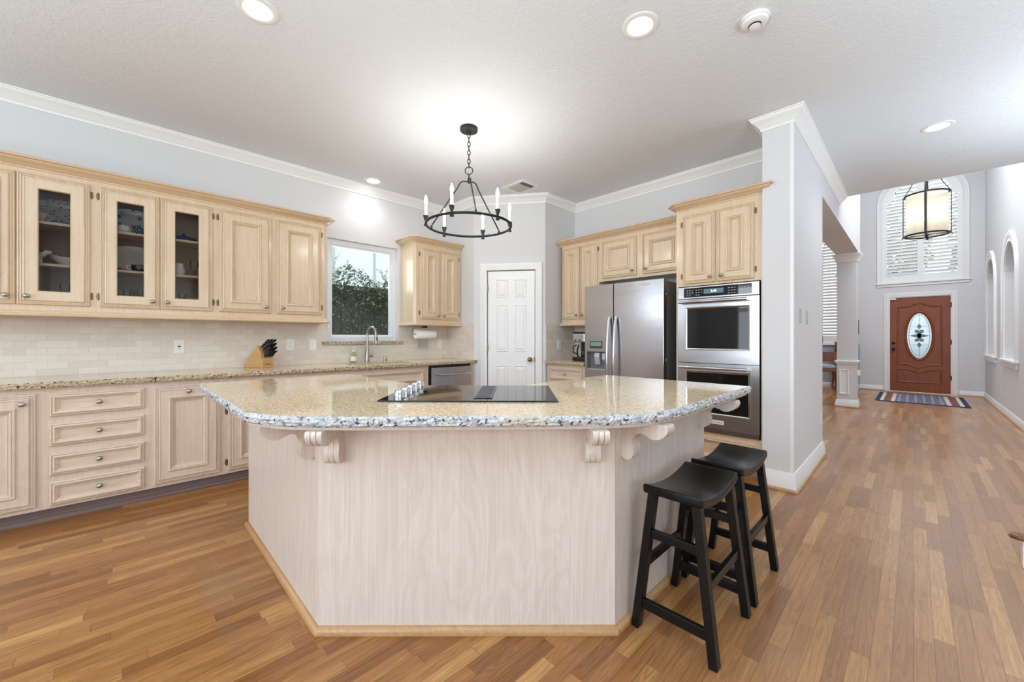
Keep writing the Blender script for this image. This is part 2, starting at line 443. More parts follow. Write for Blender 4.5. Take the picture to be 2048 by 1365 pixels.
def make_stool():
    k = NT('black_lacquer'); o = k.coord()
    n = k.noise(o, 3.0, 2); w = k.noise(o, 120.0, 3, 0.6)
    col = k.mix(n, (0.005, 0.005, 0.005), (0.008, 0.0075, 0.007))
    chips = k.ramp(w, [(0.80, (0, 0, 0)), (0.82, (1, 1, 1))])
    col = k.mix(chips, col, lin((150, 140, 130)))
    k.set(Base_Color=col, Roughness=0.27); k.b.inputs['Specular IOR Level'].default_value = 0.20
    return k.m
M['stool'] = make_stool()

def make_rug():
    k = NT('oriental_runner'); x, y, z = k.sep(k.coord())
    ax = k.math('ABSOLUTE', x); ay = k.math('ABSOLUTE', y)
    n = k.noise(k.coord(), 60, 3, 0.6)
    u = k.math('ADD', k.math('MULTIPLY', x, 9.0), 0.0); v = k.math('MULTIPLY', y, 6.0)
    d = k.math('ADD', k.math('ABSOLUTE', k.math('SUBTRACT', k.math('FRACT', u), 0.5)), k.math('ABSOLUTE', k.math('SUBTRACT', k.math('FRACT', v), 0.5)))
    field = k.ramp(k.math('ADD', d, k.math('MULTIPLY', k.math('SUBTRACT', n, 0.5), 0.35)), [(0.16, lin((190, 186, 190))), (0.24, lin((70, 72, 108))), (0.42, lin((84, 86, 118))), (0.5, lin((168, 164, 172))), (0.6, lin((62, 64, 100))), (0.8, lin((120, 96, 104)))], 'CONSTANT')
    band = k.ramp(k.math('ADD', k.math('FRACT', k.math('MULTIPLY', y, 7.0)), k.math('MULTIPLY', n, 0.4)), [(0.0, lin((124, 66, 60))), (0.5, lin((160, 116, 106))), (0.75, lin((110, 54, 54)))], 'CONSTANT')
    m = lambda lo: k.math('GREATER_THAN', ax, lo)
    col = k.mix(m(0.33), field, lin((206, 190, 182)))
    col = k.mix(m(0.385), col, band)
    col = k.mix(m(0.485), col, lin((210, 202, 190)))
    col = k.mix(m(0.535), col, lin((36, 52, 92)))
    col = k.mix(k.math('GREATER_THAN', ay, 0.74), col, lin((40, 48, 80)))
    k.set(Base_Color=col, Roughness=0.95); k.bump(n, 0.3, 0.004)
    return k.m
M['rug'] = make_rug()

def make_fence():
    k = NT('weathered_fence_boards'); o = k.coord()
    g = k.noise(k.scale(o, (30, 30, 2)), 1.0, 5, 0.6)
    k.set(Base_Color=k.ramp(g, [(0.25, lin((92, 86, 76))), (0.7, lin((140, 132, 118)))]), Roughness=0.9)
    return k.m
M['fence'] = make_fence()
def make_leaf(name, a, b):
    k = NT(name); n = k.noise(k.coord(), 7.0, 3, 0.6)
    k.set(Base_Color=k.ramp(n, [(0.3, lin(a)), (0.7, lin(b))]), Roughness=0.5)
    return k.m
M['ivy'] = make_leaf('ivy_leaf', (62, 74, 52), (156, 168, 134))
M['tree'] = make_leaf('tree_leaf', (62, 92, 48), (128, 158, 96))
M['lawn'] = make_leaf('lawn', (96, 124, 70), (130, 156, 96))
def make_siding():
    k = NT('white_siding'); x, y, z = k.sep(k.coord())
    f = k.math('FRACT', k.math('DIVIDE', z, 0.18))
    k.set(Base_Color=k.mix(k.math('LESS_THAN', f, 0.06), lin((244, 246, 248)), lin((226, 230, 236))), Roughness=0.7)
    return k.m
M['siding'] = make_siding()
def make_spotted(name, base, spot, sc, lo=0.22):
    k = NT(name); v = k.voro(k.coord(), sc)
    k.set(Base_Color=k.ramp(v, [(lo, lin(spot)), (lo+0.04, lin(base))]), Roughness=0.15)
    return k.m
M['spotted_blue'] = make_spotted('spotted_blue_pottery', (28, 44, 92), (214, 214, 214), 60)
M['spotted_white'] = make_spotted('dark_spotted_china', (206, 202, 196), (60, 62, 72), 14, 0.2)
M['platter'] = make_spotted('painted_platter', (186, 182, 178), (92, 84, 84), 40, 0.28)
M['cobalt'] = plain('cobalt_glaze', (30, 44, 110), 0.12, var=0.15)
M['navy'] = plain('navy_glaze', (22, 28, 48), 0.12, var=0.1)
def make_translucent(name, rgb, clear=0.4, rough=0.3):
    k = NT(name); t = k.t
    tr = k.n('ShaderNodeBsdfTransparent'); tr.inputs[0].default_value = (*rgb, 1)
    tl = k.n('ShaderNodeBsdfTranslucent'); n = k.noise(k.coord(), 90, 4, 0.6); k.put(tl.inputs[0], k.mix(n, tuple(c*0.8 for c in rgb), rgb))
    gl = k.n('ShaderNodeBsdfGlossy'); gl.inputs[1].default_value = 0.1
    m1 = k.n('ShaderNodeMixShader'); m1.inputs[0].default_value = 1-clear; t.links.new(tr.outputs[0], m1.inputs[1]); t.links.new(tl.outputs[0], m1.inputs[2])
    m2 = k.n('ShaderNodeMixShader'); m2.inputs[0].default_value = 0.06; t.links.new(m1.outputs[0], m2.inputs[1]); t.links.new(gl.outputs[0], m2.inputs[2])
    t.links.new(m2.outputs[0], k.out.inputs[0]); return k.m
M['seeded'] = make_translucent('seeded_lantern_glass', (0.98, 0.95, 0.88), 0.45)
M['frosted'] = make_translucent('textured_door_glass', (0.97, 0.98, 0.98), 0.8)
M['bevel_glass'] = make_translucent('bevelled_border_glass', (0.62, 0.68, 0.70), 0.6)
M['green_glass'] = plain('dark_green_glass', (50, 62, 58), 0.15, var=0.35, sc=40)
M['lead'] = plain('lead_came', (60, 60, 62), 0.5, 0.6)
M['soap'] = make_translucent('yellow_soap', (0.97, 0.95, 0.76), 0.6)

# ================================================================== the setting
CZ = 2.965           # kitchen and hall ceiling
XA = -4.5            # left wall (runs along y)
YB = 4.31            # cabinet wall (runs along x)
FZ = 5.6             # foyer ceiling
YD = 12.25           # front-door wall
XR = 1.0             # right foyer wall

def struct(name, mb, m, **kw): return mb.build(name, m, kind='structure', **kw)

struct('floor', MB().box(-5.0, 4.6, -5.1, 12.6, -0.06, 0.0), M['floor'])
b = MB().box(-4.6, 4.6, -5.1, 4.46, CZ, CZ+0.25).box(-0.65, 4.6, 4.46, 6.46, CZ, CZ+0.25)
struct('ceiling', b, M['ceiling'])
struct('ceiling_foyer', MB().box(-1.1, 1.1, 6.3, 12.4, FZ, FZ+0.1), M['ceiling'])
struct('ceiling_dining', MB().box(-5.0, -1.10, 4.46, 12.4, 4.0, 4.1), M['ceiling'])

# left wall with the window opening  (y 1.577-2.415, z 1.157-2.30)
WY0, WY1, WZ0, WZ1 = 1.577, 2.415, 1.157, 2.302
b = MB()
b.box(XA-0.16, XA, -5.0, WY0, 0, CZ).box(XA-0.16, XA, WY1, 3.16, 0, CZ)
b = MB()
for y0_, y1_ in ((-5.0, -3.45), (-0.95, WY0)): b.box(XA-0.16, XA, y0_, y1_, 0, CZ)
b.box(XA-0.16, XA, -3.45, -0.95, 0, 1.85).box(XA-0.16, XA, -3.45, -0.95, 2.15, CZ).box(XA-0.16, XA, WY1, 3.16, 0, CZ)  # high unseen slot added for the strip that the refrigerator reflects
b.box(XA-0.16, XA, WY0, WY1, 0, WZ0).box(XA-0.16, XA, WY0, WY1, WZ1, CZ)
struct('wall_left', b, M['wall'])
struct('trim_wainscot', MB().box(XA, XA+0.02, -4.94, -1.04, 0, 0.74), M['base'])  # unseen panel added for a brown band in the refrigerator's reflection
# corner pantry: return, diagonal with the door opening, return
PA, PB = (-3.908, 3.158), (-3.187, 3.70)
PL = math.hypot(PB[0]-PA[0], PB[1]-PA[1]); PR = math.degrees(math.atan2(PB[1]-PA[1], PB[0]-PA[0]))
struct('wall_pantry_left', MB().prism([(XA-0.16, 3.158), PA, (PA[0]-0.03, 3.25), (XA-0.16, 3.25)], 0, CZ), M['wall'])
DX0, DX1, DZ = 0.178, 0.770, 2.032
b = MB().box(0, DX0-0.012, 0, 0.1, 0, CZ).box(DX1+0.012, PL, 0, 0.1, 0, CZ).box(DX0-0.012, DX1+0.012, 0, 0.1, DZ+0.012, CZ)
struct('wall_pantry', b, M['wall'], loc=(PA[0], PA[1], 0), rz=R(PR))
struct('wall_pantry_right', MB().prism([PB, (PB[0], YB), (PB[0]-0.1, YB), (PB[0]-0.1, 3.70-0.02)], 0, CZ), M['wall'])
struct('wall_back', MB().box(-3.3, -0.66, YB, YB+0.15, 0, CZ), M['wall'])
# stub wall that ends the cabinet run and turns into the hall
ECX0, ECY, SWY = -0.860, 3.69, 5.07
struct('wall_hall', MB().box(ECX0, -0.65, ECY, SWY, 0, CZ), M['wall'])
# header beam over the dining opening and the wall above it
b = MB().box(-0.95, -0.65, SWY, 9.12, 2.64, FZ).box(-0.80, -0.65, ECY+0.9, SWY, CZ, FZ)
struct('beam_dining', b, M['wall'])
# dining shell
b = MB().box(-5.0, -1.66, YD, YD+0.15, 1.05, 4.1).box(-1.04, -0.875, YD, YD+0.15, 1.05, 4.1).box(-1.66, -1.04, YD, YD+0.15, 3.62, 4.1)
struct('wall_dining_front', b, M['wall'])
b = MB().box(-5.0, -0.876, YD, YD+0.15, 0, 1.05)
struct('wall_dining', b, M['dining_wall'])
struct('wall_dining_side', MB().box(-5.0, -4.85, 4.46, YD, 0, 4.1), M['wall'])
struct('wall_dining_rear', MB().box(-5.0, -3.3, YB+0.0, YB+0.15, 0, 4.1).box(-3.3, -0.8, YB+0.01, YB+0.15, CZ, 4.1), M['wall'])
struct('wall_dining_upper', MB().box(-1.10, -0.951, 9.12, YD, 3.95, FZ), M['wall'])
struct('wall_front_upper', MB().box(-1.10, -0.875, YD, YD+0.15, 4.1, FZ), M['wall'])
# foyer: front-door wall with the door and arched window openings
AX0, AX1, AZ0, AZS, ACX = -0.49, 0.705, 2.42, 4.19, 0.1075
AR = (AX1-AX0)/2
b = MB()
b.box(-0.875, AX0, YD, YD+0.18, 0, FZ).box(AX1, 1.15, YD, YD+0.18, 0, FZ)
b.box(AX0, AX1, YD, YD+0.18, 2.09, AZ0).box(AX0, -0.385, YD, YD+0.18, 0, 2.09).box(0.557, AX1, YD, YD+0.18, 0, 2.09)
arch = [(ACX + AR*math.cos(R(180-180*i/24)), AZS + AR*math.sin(R(180-180*i/24))) for i in range(25)]
b.prism(arch + [(AX1, FZ), (AX0, FZ)], YD, YD+0.18, 'y')
struct('wall_front', b, M['wall'])
# right foyer wall with two arched niches cut in it
def arch_poly(y0, y1, z0, zs, n=16):
    c, r = (y0+y1)/2, (y1-y0)/2
    return [(y0, z0)] + [(c + r*math.cos(R(180-180*i/n)), zs + r*1.0*math.sin(R(180-180*i/n))) for i in range(n+1)] + [(y1, z0)]
N1, N2 = (10.82, 11.86), (8.80, 9.80)
NZ0, NZS = 0.87, 2.12
b = MB()
ys = [6.9, N2[0], N2[1], N1[0], N1[1], YD+0.18]
b.box(XR, XR+0.15, ys[0], ys[1], 0, FZ).box(XR, XR+0.15, ys[2], ys[3], 0, FZ).box(XR, XR+0.15, ys[4], ys[5], 0, FZ)
for (y0, y1) in (N1, N2):
    b.box(XR, XR+0.15, y0, y1, 0, NZ0-0.031)
    ap = arch_poly(y0, y1, NZ0, NZS)[1:-1]
    b.prism(ap + [(y1, FZ), (y0, FZ)], XR, XR+0.15, 'x')
    b.box(XR+0.11, XR+0.15, y0, y1, NZ0, FZ-2.0)
struct('wall_right', b, M['wall'])
# family room behind the camera
b = MB().box(-4.66, -3.5, -5.1, -4.95, 0, CZ).box(2.4, 4.6, -5.1, -4.95, 0, CZ).box(-3.5, 2.4, -5.1, -4.95, 0, 0.35).box(-3.5, 2.4, -5.1, -4.95, 2.75, CZ)
for x in (-1.6, 0.4): b.box(x-0.06, x+0.06, -5.1, -4.95, 0.35, 2.75)
struct('wall_rear', b, M['wall'])
b = MB().box(4.45, 4.6, -5.1, -3.6, 0, CZ).box(4.45, 4.6, 1.2, 6.9, 0, CZ).box(4.45, 4.6, -3.6, 1.2, 0, 0.35).box(4.45, 4.6, -3.6, 1.2, 2.75, CZ)
b.box(4.45, 4.6, -1.26, -1.14, 0.35, 2.75).box(XR+0.15, 4.6, 6.75, 6.9, 0, CZ)
struct('wall_side', b, M['wall'])

# ---- crown mouldings, baseboards, shoe mouldings
CROWN = [(0, CZ-0.098), (0.008, CZ-0.098), (0.012, CZ-0.088), (0.012, CZ-0.078), (0.018, CZ-0.074), (0.024, CZ-0.064), (0.036, CZ-0.050),
         (0.052, CZ-0.034), (0.066, CZ-0.024), (0.070, CZ-0.016), (0.070, CZ-0.010), (0.078, CZ-0.006), (0.080, CZ), (0, CZ)]
b = MB().sweep(CROWN, [(XA, -4.95), (XA, 3.158), PA, PB, (PB[0], YB), (ECX0, YB)])
struct('trim_crown_kitchen', b, M['trim'], smooth=35)
b = MB().sweep(CROWN, [(ECX0, YB-0.1), (ECX0, ECY), (-0.65, ECY), (-0.65, 6.44)])
struct('trim_crown_hall', b, M['trim'], smooth=35)
BASE = [(0, 0), (0.020, 0), (0.020, 0.075), (0.017, 0.082), (0.017, 0.092), (0.013, 0.100), (0.012, 0.118), (0.008, 0.126), (0.006, 0.140), (0, 0.143)]
SHOE = [(0.0, 0.0), (0.034, 0.0), (0.034, 0.008), (0.030, 0.016), (0.020, 0.021), (0.0, 0.021)]
path = [(ECX0, ECY), (-0.65, ECY), (-0.65, SWY), (-0.87, SWY)]
struct('baseboard_hall', MB().sweep(BASE, path), M['trim'], smooth=30)
struct('trim_shoe_hall', MB().sweep(SHOE, path), M['shoe'], smooth=40)
path = [(XR, YD), (XR, 6.9)]
BASE_S = [(0, 0), (0.018, 0), (0.018, 0.07), (0.012, 0.085), (0.008, 0.10), (0, 0.105)]
struct('baseboard_right', MB().sweep(BASE_S, path), M['trim'], smooth=30)
struct('trim_shoe_right', MB().sweep(SHOE, path), M['shoe'], smooth=40)
struct('baseboard_front', MB().sweep(BASE_S, [(-0.90, YD+0.1), (-0.875, YD), (-0.475, YD)]).sweep(BASE_S, [(0.66, YD), (XR, YD)]), M['trim'], smooth=30)
struct('trim_shoe_front', MB().sweep(SHOE, [(-0.875, YD), (-0.475, YD)]).sweep(SHOE, [(0.66, YD), (XR, YD)]), M['shoe'], smooth=40)
struct('trim_corner_guard', MB().box(-0.672, -0.6485, ECY-0.0025, ECY+0.012, 0.143, CZ-0.098), M['trim'])

# ---- column at the dining opening
c = thing('column', None, None, (-0.806, 8.975, 0)); c['kind'] = 'structure'
MB().box(-0.13, 0.13, -0.13, 0.13, 0, 2.64).build('shaft', M['wall'], c)
sq = [(-0.13, -0.13), (0.13, -0.13), (0.13, 0.13), (-0.13, 0.13)]
CAPP = [(0, 2.50), (0.012, 2.50), (0.016, 2.515), (0.016, 2.535), (0.022, 2.545), (0.03, 2.57), (0.05, 2.60), (0.06, 2.615), (0.06, 2.64), (0, 2.64)]
MB().sweep(CAPP, sq, closed=True).build('capital', M['trim'], c, smooth=35)
MB().sweep([(0, 0.74), (0.010, 0.74), (0.016, 0.755), (0.022, 0.77), (0.028, 0.785), (0.024, 0.80), (0, 0.80)], sq, closed=True).build('chair_rail', M['trim'], c, smooth=35)
PR_ = [(0.0, 0.004), (0.006, 0.012), (0.016, 0.012), (0.022, 0.004)]
MB().relief(-0.10, 0.03, 0.22, 0.65, [(0.0, 0.010), (0.008, 0.014), (0.018, 0.012), (0.026, 0.002)], hole=False).build('panel_moulding', M['trim'], c, loc=(0, -0.13, 0))
MB().sweep([(0, 0), (0.026, 0), (0.026, 0.05), (0.022, 0.075), (0.014, 0.10), (0.008, 0.125), (0, 0.13)], sq, closed=True).build('plinth', M['trim'], c, smooth=35)
MB().sweep(SHOE, sq, closed=True).build('shoe_moulding', M['shoe'], c)
o = struct('trim_beam_dining', MB().sweep([(0, 2.50), (0.02, 2.50), (0.05, 2.60), (0.05, 2.64), (0, 2.64)], [(-0.95, SWY+0.001), (-0.66, SWY+0.001)], side=-1), M['trim'])

# ---- kitchen window
w = thing('window_1', None, None, (XA, 0, 0)); w['kind'] = 'structure'
def ring_x(y0, y1, z0, z1, t, x0, x1, mb):
    mb.box(x0, x1, y0, y0+t, z0, z1); mb.box(x0, x1, y1-t, y1, z0, z1)
    mb.box(x0, x1, y0+t, y1-t, z0, z0+t); mb.box(x0, x1, y0+t, y1-t, z1-t, z1)
b = MB(); ring_x(WY0, WY1, WZ0, WZ1, 0.052, -0.11, -0.055, b); ring_x(WY0+0.052, WY1-0.052, WZ0+0.052, WZ1-0.052, 0.022, -0.10, -0.070, b)
b.build('frame', M['vinyl'], w)
MB().box(-0.088, -0.084, WY0+0.07, WY1-0.07, WZ0+0.07, WZ1-0.07).build('pane', M['glass'], w)
MB().box(-0.055, 0.035, 1.515, 2.478, WZ0-0.039, WZ0).build('sill', M['granite_edge_tan'], w, bevel=0.004)
# outside: fence with ivy and the white house next door
t = thing('garden_fence', 'grey-brown board fence overgrown with ivy outside the kitchen window', 'fence', (-6.4, 2.6, 0))
for i in range(26):
    MB().box(-0.012, 0.012, -2.2+i*0.17, -2.2+i*0.17+0.162, 0, 2.04).build('board', M['fence'], t)
MB().box(-0.06, -0.012, -2.2, 2.2, 0.5, 0.59).box(-0.06, -0.012, -2.2, 2.2, 1.6, 1.69).build('rail', M['fence'], t)
def leaf(mb, p, s, rnd):
    a = Vector((rnd.uniform(-1,1), rnd.uniform(-1,1), rnd.uniform(-0.6,1))).normalized(); c_ = a.cross(Vector((0.3,0.2,1))).normalized()
    p = Vector(p); d = a.cross(c_)
    mb.add([p-a*s, p+c_*s*0.5+d*s*0.12, p+a*s, p-c_*s*0.5+d*s*0.12], [(0,1,2),(0,2,3)])
rn = random.Random(3); b = MB()
def ivy_top(y): return 2.17 + 0.10*math.sin(y*3.1) + 0.08*math.sin(y*7.7+1)
for i in range(9500):
    y = rn.uniform(0.6, 4.8); top = ivy_top(y)
    z = top - abs(rn.gauss(0, 0.36)) if rn.random() < 0.66 else rn.uniform(0.7, top)
    leaf(b, (-6.34 + rn.uniform(0, 0.18), y, max(0.6, z)), rn.uniform(0.018, 0.040), rn)
for i in range(34):                                     # loose shoots that stand above the mass
    y = rn.uniform(0.7, 4.6); p = Vector((-6.28, y, ivy_top(y)-0.10)); q = [tuple(p)]
    d = Vector((0, rn.uniform(-0.5, 0.5), 1)).normalized(); n = rn.randint(5, 12)
    for j in range(n):
        p = p + d*0.034; d = (d + Vector((rn.uniform(-0.2, 0.2), rn.uniform(-0.4, 0.4), rn.uniform(-0.15, 0.1)))).normalized(); q.append(tuple(p))
        for sgn in (-1, 1): leaf(b, p + Vector((0, sgn*0.018, 0.004)), rn.uniform(0.012, 0.024), rn)
    b.tube(q, 0.0025, 5)
tag(b.build('ivy', M['ivy'], None), 'dark green ivy hanging over the garden fence', 'ivy', kind='stuff')
t = thing('neighbour_house', 'white sided house behind the ivy fence outside the kitchen window', 'house', (-9.4, 3.5, 0))
MB().box(-0.1, 0.1, -7, 7, 0, 6).build('siding', M['siding'], t)
MB().box(0.1, 0.16, -0.20, -0.10, 0, 6).build('corner_board', M['grey_plastic'], t)
MB().box(0.1, 0.13, 0.85, 0.89, 0, 6).build('downspout', M['grey_plastic'], t)
struct('ground', MB().box(-16, 14, -14, 24, -0.3, -0.12), M['lawn'])
MXZ = Matrix(((1,0,0,0),(0,0,-1,0),(0,1,0,0),(0,0,0,1)))          # plan (x, y, up) -> (x, -up, y): mouldings on a wall that faces -y
def MYZ(x): return Matrix(((0,0,-1,x),(1,0,0,0),(0,1,0,0),(0,0,0,1)))   # plan (y, z, out) on a wall that faces -x
CASE = [(0, 0.0), (0.0, 0.012), (0.010, 0.018), (0.028, 0.014), (0.034, 0.018), (0.062, 0.022), (0.070, 0.026), (0.080, 0.026), (0.086, 0.018), (0.086, 0)]
def scale_prof(p, so, su=1.0): return [(o*so, u*su) for o, u in p]

# ---- front door
d = thing('door_1', None, None, (0, YD, 0)); d['kind'] = 'structure'
b = MB()
QX, QZ, QA, QH = 0.0865, 1.235, 0.194, 0.494
for k in range(4):
    el = [(QX + QA*math.cos(R(90*k+i*7.5)), QZ + QH*math.sin(R(90*k+i*7.5))) for i in range(13)]
    ex_ = (0.543, QX, -0.370, QX)[k]; e0 = ((0.543, QZ), (QX, 2.075), (-0.370, QZ), (QX, 0.012))
    cr = ((0.543, 2.075), (-0.370, 2.075), (-0.370, 0.012), (0.543, 0.012))[k]
    b.prism(el + [e0[(k+1) % 4], cr, e0[k]], 0.02, 0.065, 'y')
b.build('slab', M['red_wood'], d)
def wave(z, amp, x0, x1, n=16):
    pts = []
    for i in range(n+1):
        t = i/n; u = abs(t-0.5)*2
        pts.append((x0+(x1-x0)*t, z + (amp*(0.5+0.5*math.cos(PI*min(1, u/0.62))) if u < 0.62 else 0)))
    return pts
MOULD = [(-0.016, 0), (-0.012, 0.008), (-0.004, 0.012), (0.004, 0.010), (0.012, 0.004), (0.016, 0)]
XM0, XM1 = -0.245, 0.412
up = wave(1.865, 0.07, XM0, XM1) + wave(0.615, -0.07, XM1, XM0)
lo = wave(0.50, -0.07, XM0, XM1) + [(XM1, 0.225), (XM0, 0.225)]
T = Matrix.Translation((0, 0.02, 0))
MB().sweep(MOULD, up, closed=True, M=T @ MXZ).build('upper_moulding', M['red_wood'], d, smooth=40)
MB().sweep(MOULD, lo, closed=True, M=T @ MXZ).build('lower_moulding', M['red_wood'], d, smooth=40)
OX, OZ = 0.0865, 1.235
def ell(a, h, n=48): return [(OX + a*math.cos(2*PI*i/n), OZ + h*math.sin(2*PI*i/n)) for i in range(n)]
MB().sweep([(0.03, 0), (0.028, 0.016), (0.012, 0.024), (-0.004, 0.018), (-0.02, 0.006), (-0.02, 0)], ell(0.205, 0.505), closed=True, M=T @ MXZ).build('oval_frame', M['red_wood'], d, smooth=40)
g = MB().prism(ell(0.1935, 0.4935), 0.030, 0.034, 'y').build('oval_glass', M['bevel_glass'], d)
MB().prism(ell(0.158, 0.452), 0.0262, 0.0296, 'y').build('clear_field', M['frosted'], g)
lead = MB()
for e in (ell(0.158, 0.452), ell(0.194, 0.494)): lead.tube([(x, 0.0245, z) for x, z in e], 0.0035, 6, closed=True)
for p0, p1 in (((OX, OZ+0.45), (OX, OZ+0.25)), ((OX, OZ-0.45), (OX, OZ-0.25)), ((OX-0.14, OZ+0.2), (OX-0.03, OZ+0.2)), ((OX+0.14, OZ+0.2), (OX+0.03, OZ+0.2)), ((OX-0.14, OZ-0.2), (OX-0.03, OZ-0.2)), ((OX+0.14, OZ-0.2), (OX+0.03, OZ-0.2))):
    lead.tube([(p0[0], 0.0245, p0[1]), (p1[0], 0.0245, p1[1])], 0.003, 6)
lead.build('leading', M['lead'], g)
orn = MB()
def diamond(cx, cz, a, h): orn.prism([(cx-a, cz), (cx, cz-h), (cx+a, cz), (cx, cz+h)], 0.0215, 0.0255, 'y')
def disc(cx, cz, r): orn.prism([(cx+r*math.cos(2*PI*i/14), cz+r*math.sin(2*PI*i/14)) for i in range(14)], 0.0215, 0.0255, 'y')
diamond(OX, OZ+0.20, 0.036, 0.065); diamond(OX, OZ-0.20, 0.036, 0.065)
orn.prism([(OX-0.155, OZ), (OX-0.05, OZ-0.035), (OX, OZ-0.05), (OX+0.05, OZ-0.035), (OX+0.155, OZ), (OX+0.05, OZ+0.035), (OX, OZ+0.05), (OX-0.05, OZ+0.035)], 0.0215, 0.0255, 'y')
for sx in (-1, 1):
    for sz in (-1, 1): disc(OX+sx*0.036, OZ+sz*0.095, 0.036)
disc(OX, OZ+0.05, 0.03); disc(OX, OZ-0.05, 0.03); disc(OX, OZ, 0.034)
orn.build('ornament', M['green_glass'], g)
MB().lathe([(0.0, 0), (0.032, 0), (0.030, 0.008), (0.012, 0.012), (0.012, 0.035), (0.030, 0.045), (0.033, 0.06), (0.022, 0.072), (0, 0.074)], 20, (-0.313, 0.02, 0.935), '-y').build('handle', M['bronze'], d, smooth=40)
MB().lathe([(0.0, 0), (0.030, 0), (0.028, 0.012), (0.014, 0.016), (0, 0.017)], 20, (-0.313, 0.02, 1.07), '-y').build('deadbolt', M['bronze'], d, smooth=40)
for z in (0.30, 1.05, 1.83): MB().box(0.543, 0.556, -0.006, 0.02, z, z+0.10).build('hinge', M['bronze'], d)
MB().box(-0.368, -0.27, -0.012, 0.0195, 2.035, 2.072).build('sensor', M['white_plastic'], d, bevel=0.003)
MB().box(-0.385, -0.3705, 0.0, 0.12, 0.0125, 2.09).box(0.5435, 0.557, 0.0, 0.12, 0.0125, 2.09).box(-0.3705, 0.5435, 0.0, 0.12, 2.0755, 2.09).build('jamb', M['trim'], d)
MB().box(-0.385, 0.557, 0, 0.12, 0, 0.012).build('threshold', M['nickel'], d)
cp = [(-0.385, 0.0), (-0.385, 2.088), (0.557, 2.088), (0.557, 0.0)]
MB().sweep(CASE, cp, side=-1, M=MXZ).build('casing', M['trim'], d, smooth=35)

# ---- arched window above it, with louvred shutters
w = thing('window_2', None, None, (0, YD, 0)); w['kind'] = 'structure'
ap = [(AX0, AZ0)] + arch + [(AX1, AZ0)]
CW = scale_prof(CASE, 1.12, 1.3)
MB().sweep(CW, ap, side=-1, M=MXZ).build('casing', M['trim'], w, smooth=35)
MB().box(AX0-0.11, AX1+0.11, -0.055, 0.0, AZ0-0.035, AZ0).box(AX0-0.095, AX1+0.095, -0.022, 0, AZ0-0.09, AZ0-0.035).build('sill', M['trim'], w, bevel=0.004)
def shutter(x0, x1, z0, z1, name, sl, sr):
    p = MB().box(x0, x0+sl, 0.0, 0.03, z0, z1).box(x1-sr, x1, 0, 0.03, z0, z1).box(x0+sl, x1-sr, 0, 0.03, z0, z0+0.155).build(name, M['trim'], w)
    lv = MB(); z = z0+0.19
    while z < z1-0.02:
        lv.prism([(z0_, y_) for z0_, y_ in ()] or [(0.003, z+0.030), (0.009, z+0.033), (0.045, z-0.019), (0.039, z-0.023)], x0+sl, x1-sr, 'x'); z += 0.0735
    lv.build('louvers', M['trim'], p)
    MB().box((x0+x1)/2-0.005, (x0+x1)/2+0.005, -0.022, -0.012, z0+0.19, z1-0.03).build('tilt_rod', M['trim'], p)
shutter(AX0, ACX, AZ0, AZS, 'shutter', 0.067, 0.047); shutter(ACX, AX1, AZ0, AZS, 'shutter', 0.047, 0.067)
# arch light: rim, mullion, louvers clipped to the arch
ri = 0.455
rim = [(ACX + AR*math.cos(R(180*i/24)), AZS + AR*math.sin(R(180*i/24))) for i in range(25)]
inn = [(ACX + ri*math.cos(R(180*i/24)), AZS + 0.02 + ri*math.sin(R(180*i/24))) for i in range(25)][::-1]
s_ = MB(); 
for i in range(24):
    a0, a1 = rim[i], rim[i+1]; c0, c1 = inn[24-i], inn[23-i]
    s_.prism([a0, a1, c1, c0], 0.0, 0.03, 'y')
s_.box(ACX-0.047, ACX+0.047, 0.001, 0.029, AZS, AZS+ri)
s_ = s_.build('arch_shutter', M['trim'], w)
lv = MB(); z = AZS+0.03
while z < AZS+ri-0.02:
    hw = math.sqrt(max(0, ri*ri-(z-AZS)**2))
    lv.prism([(0.003, z+0.030), (0.009, z+0.033), (0.045, z-0.019), (0.039, z-0.023)], ACX-hw, ACX+hw, 'x'); z += 0.0735
lv.build('louvers', M['trim'], s_)
MB().prism(arch, 0.12, 0.125, 'y').box(AX0, AX1, 0.12, 0.125, AZ0, AZS).build('pane', M['glass'], w)
# ---- dining window
w = thing('window_3', None, None, (0, YD, 0)); w['kind'] = 'structure'
bx0, bx1, bz0, bzs = -1.66, -1.04, 1.05, 3.31
bc, br = (bx0+bx1)/2, (bx1-bx0)/2
barch = [(bc + br*math.cos(R(180-180*i/16)), bzs + br*math.sin(R(180-180*i/16))) for i in range(17)]
s_ = MB().prism(barch + [(bx1, 3.64), (bx0, 3.64)], 0.0, 0.15, 'y').box(bx0, bx0+0.10, 0, 0.03, bz0, bzs).box(bx1-0.06, bx1, 0, 0.03, bz0, bzs).box(bx0, bx1, 0, 0.03, bz0, bz0+0.19).build('shutter', M['trim'], w)
lv = MB(); z = bz0+0.22
while z < bzs+br-0.02:
    hw = br-0.08 if z < bzs else max(0.02, math.sqrt(max(0, (br)**2-(z-bzs)**2))-0.06)
    lv.prism([(0.003, z+0.024), (0.009, z+0.028), (0.047, z-0.018), (0.041, z-0.022)], bc-hw, bc+hw, 'x'); z += 0.0735
lv.build('louvers', M['trim'], s_)
MB().sweep(CASE, [(bx0, bz0)] + barch + [(bx1, bz0)], side=-1, M=MXZ).build('casing', M['trim'], w, smooth=35)
MB().box(bx0-0.10, bx1+0.10, -0.05, 0, bz0-0.04, bz0).build('sill', M['trim'], w)
MB().prism(barch, 0.12, 0.125, 'y').box(bx0, bx1, 0.12, 0.125, bz0, bzs).build('pane', M['glass'], w)
struct('baseboard_dining', MB().sweep(BASE_S, [(-4.8, YD), (-0.9, YD)]), M['trim'])
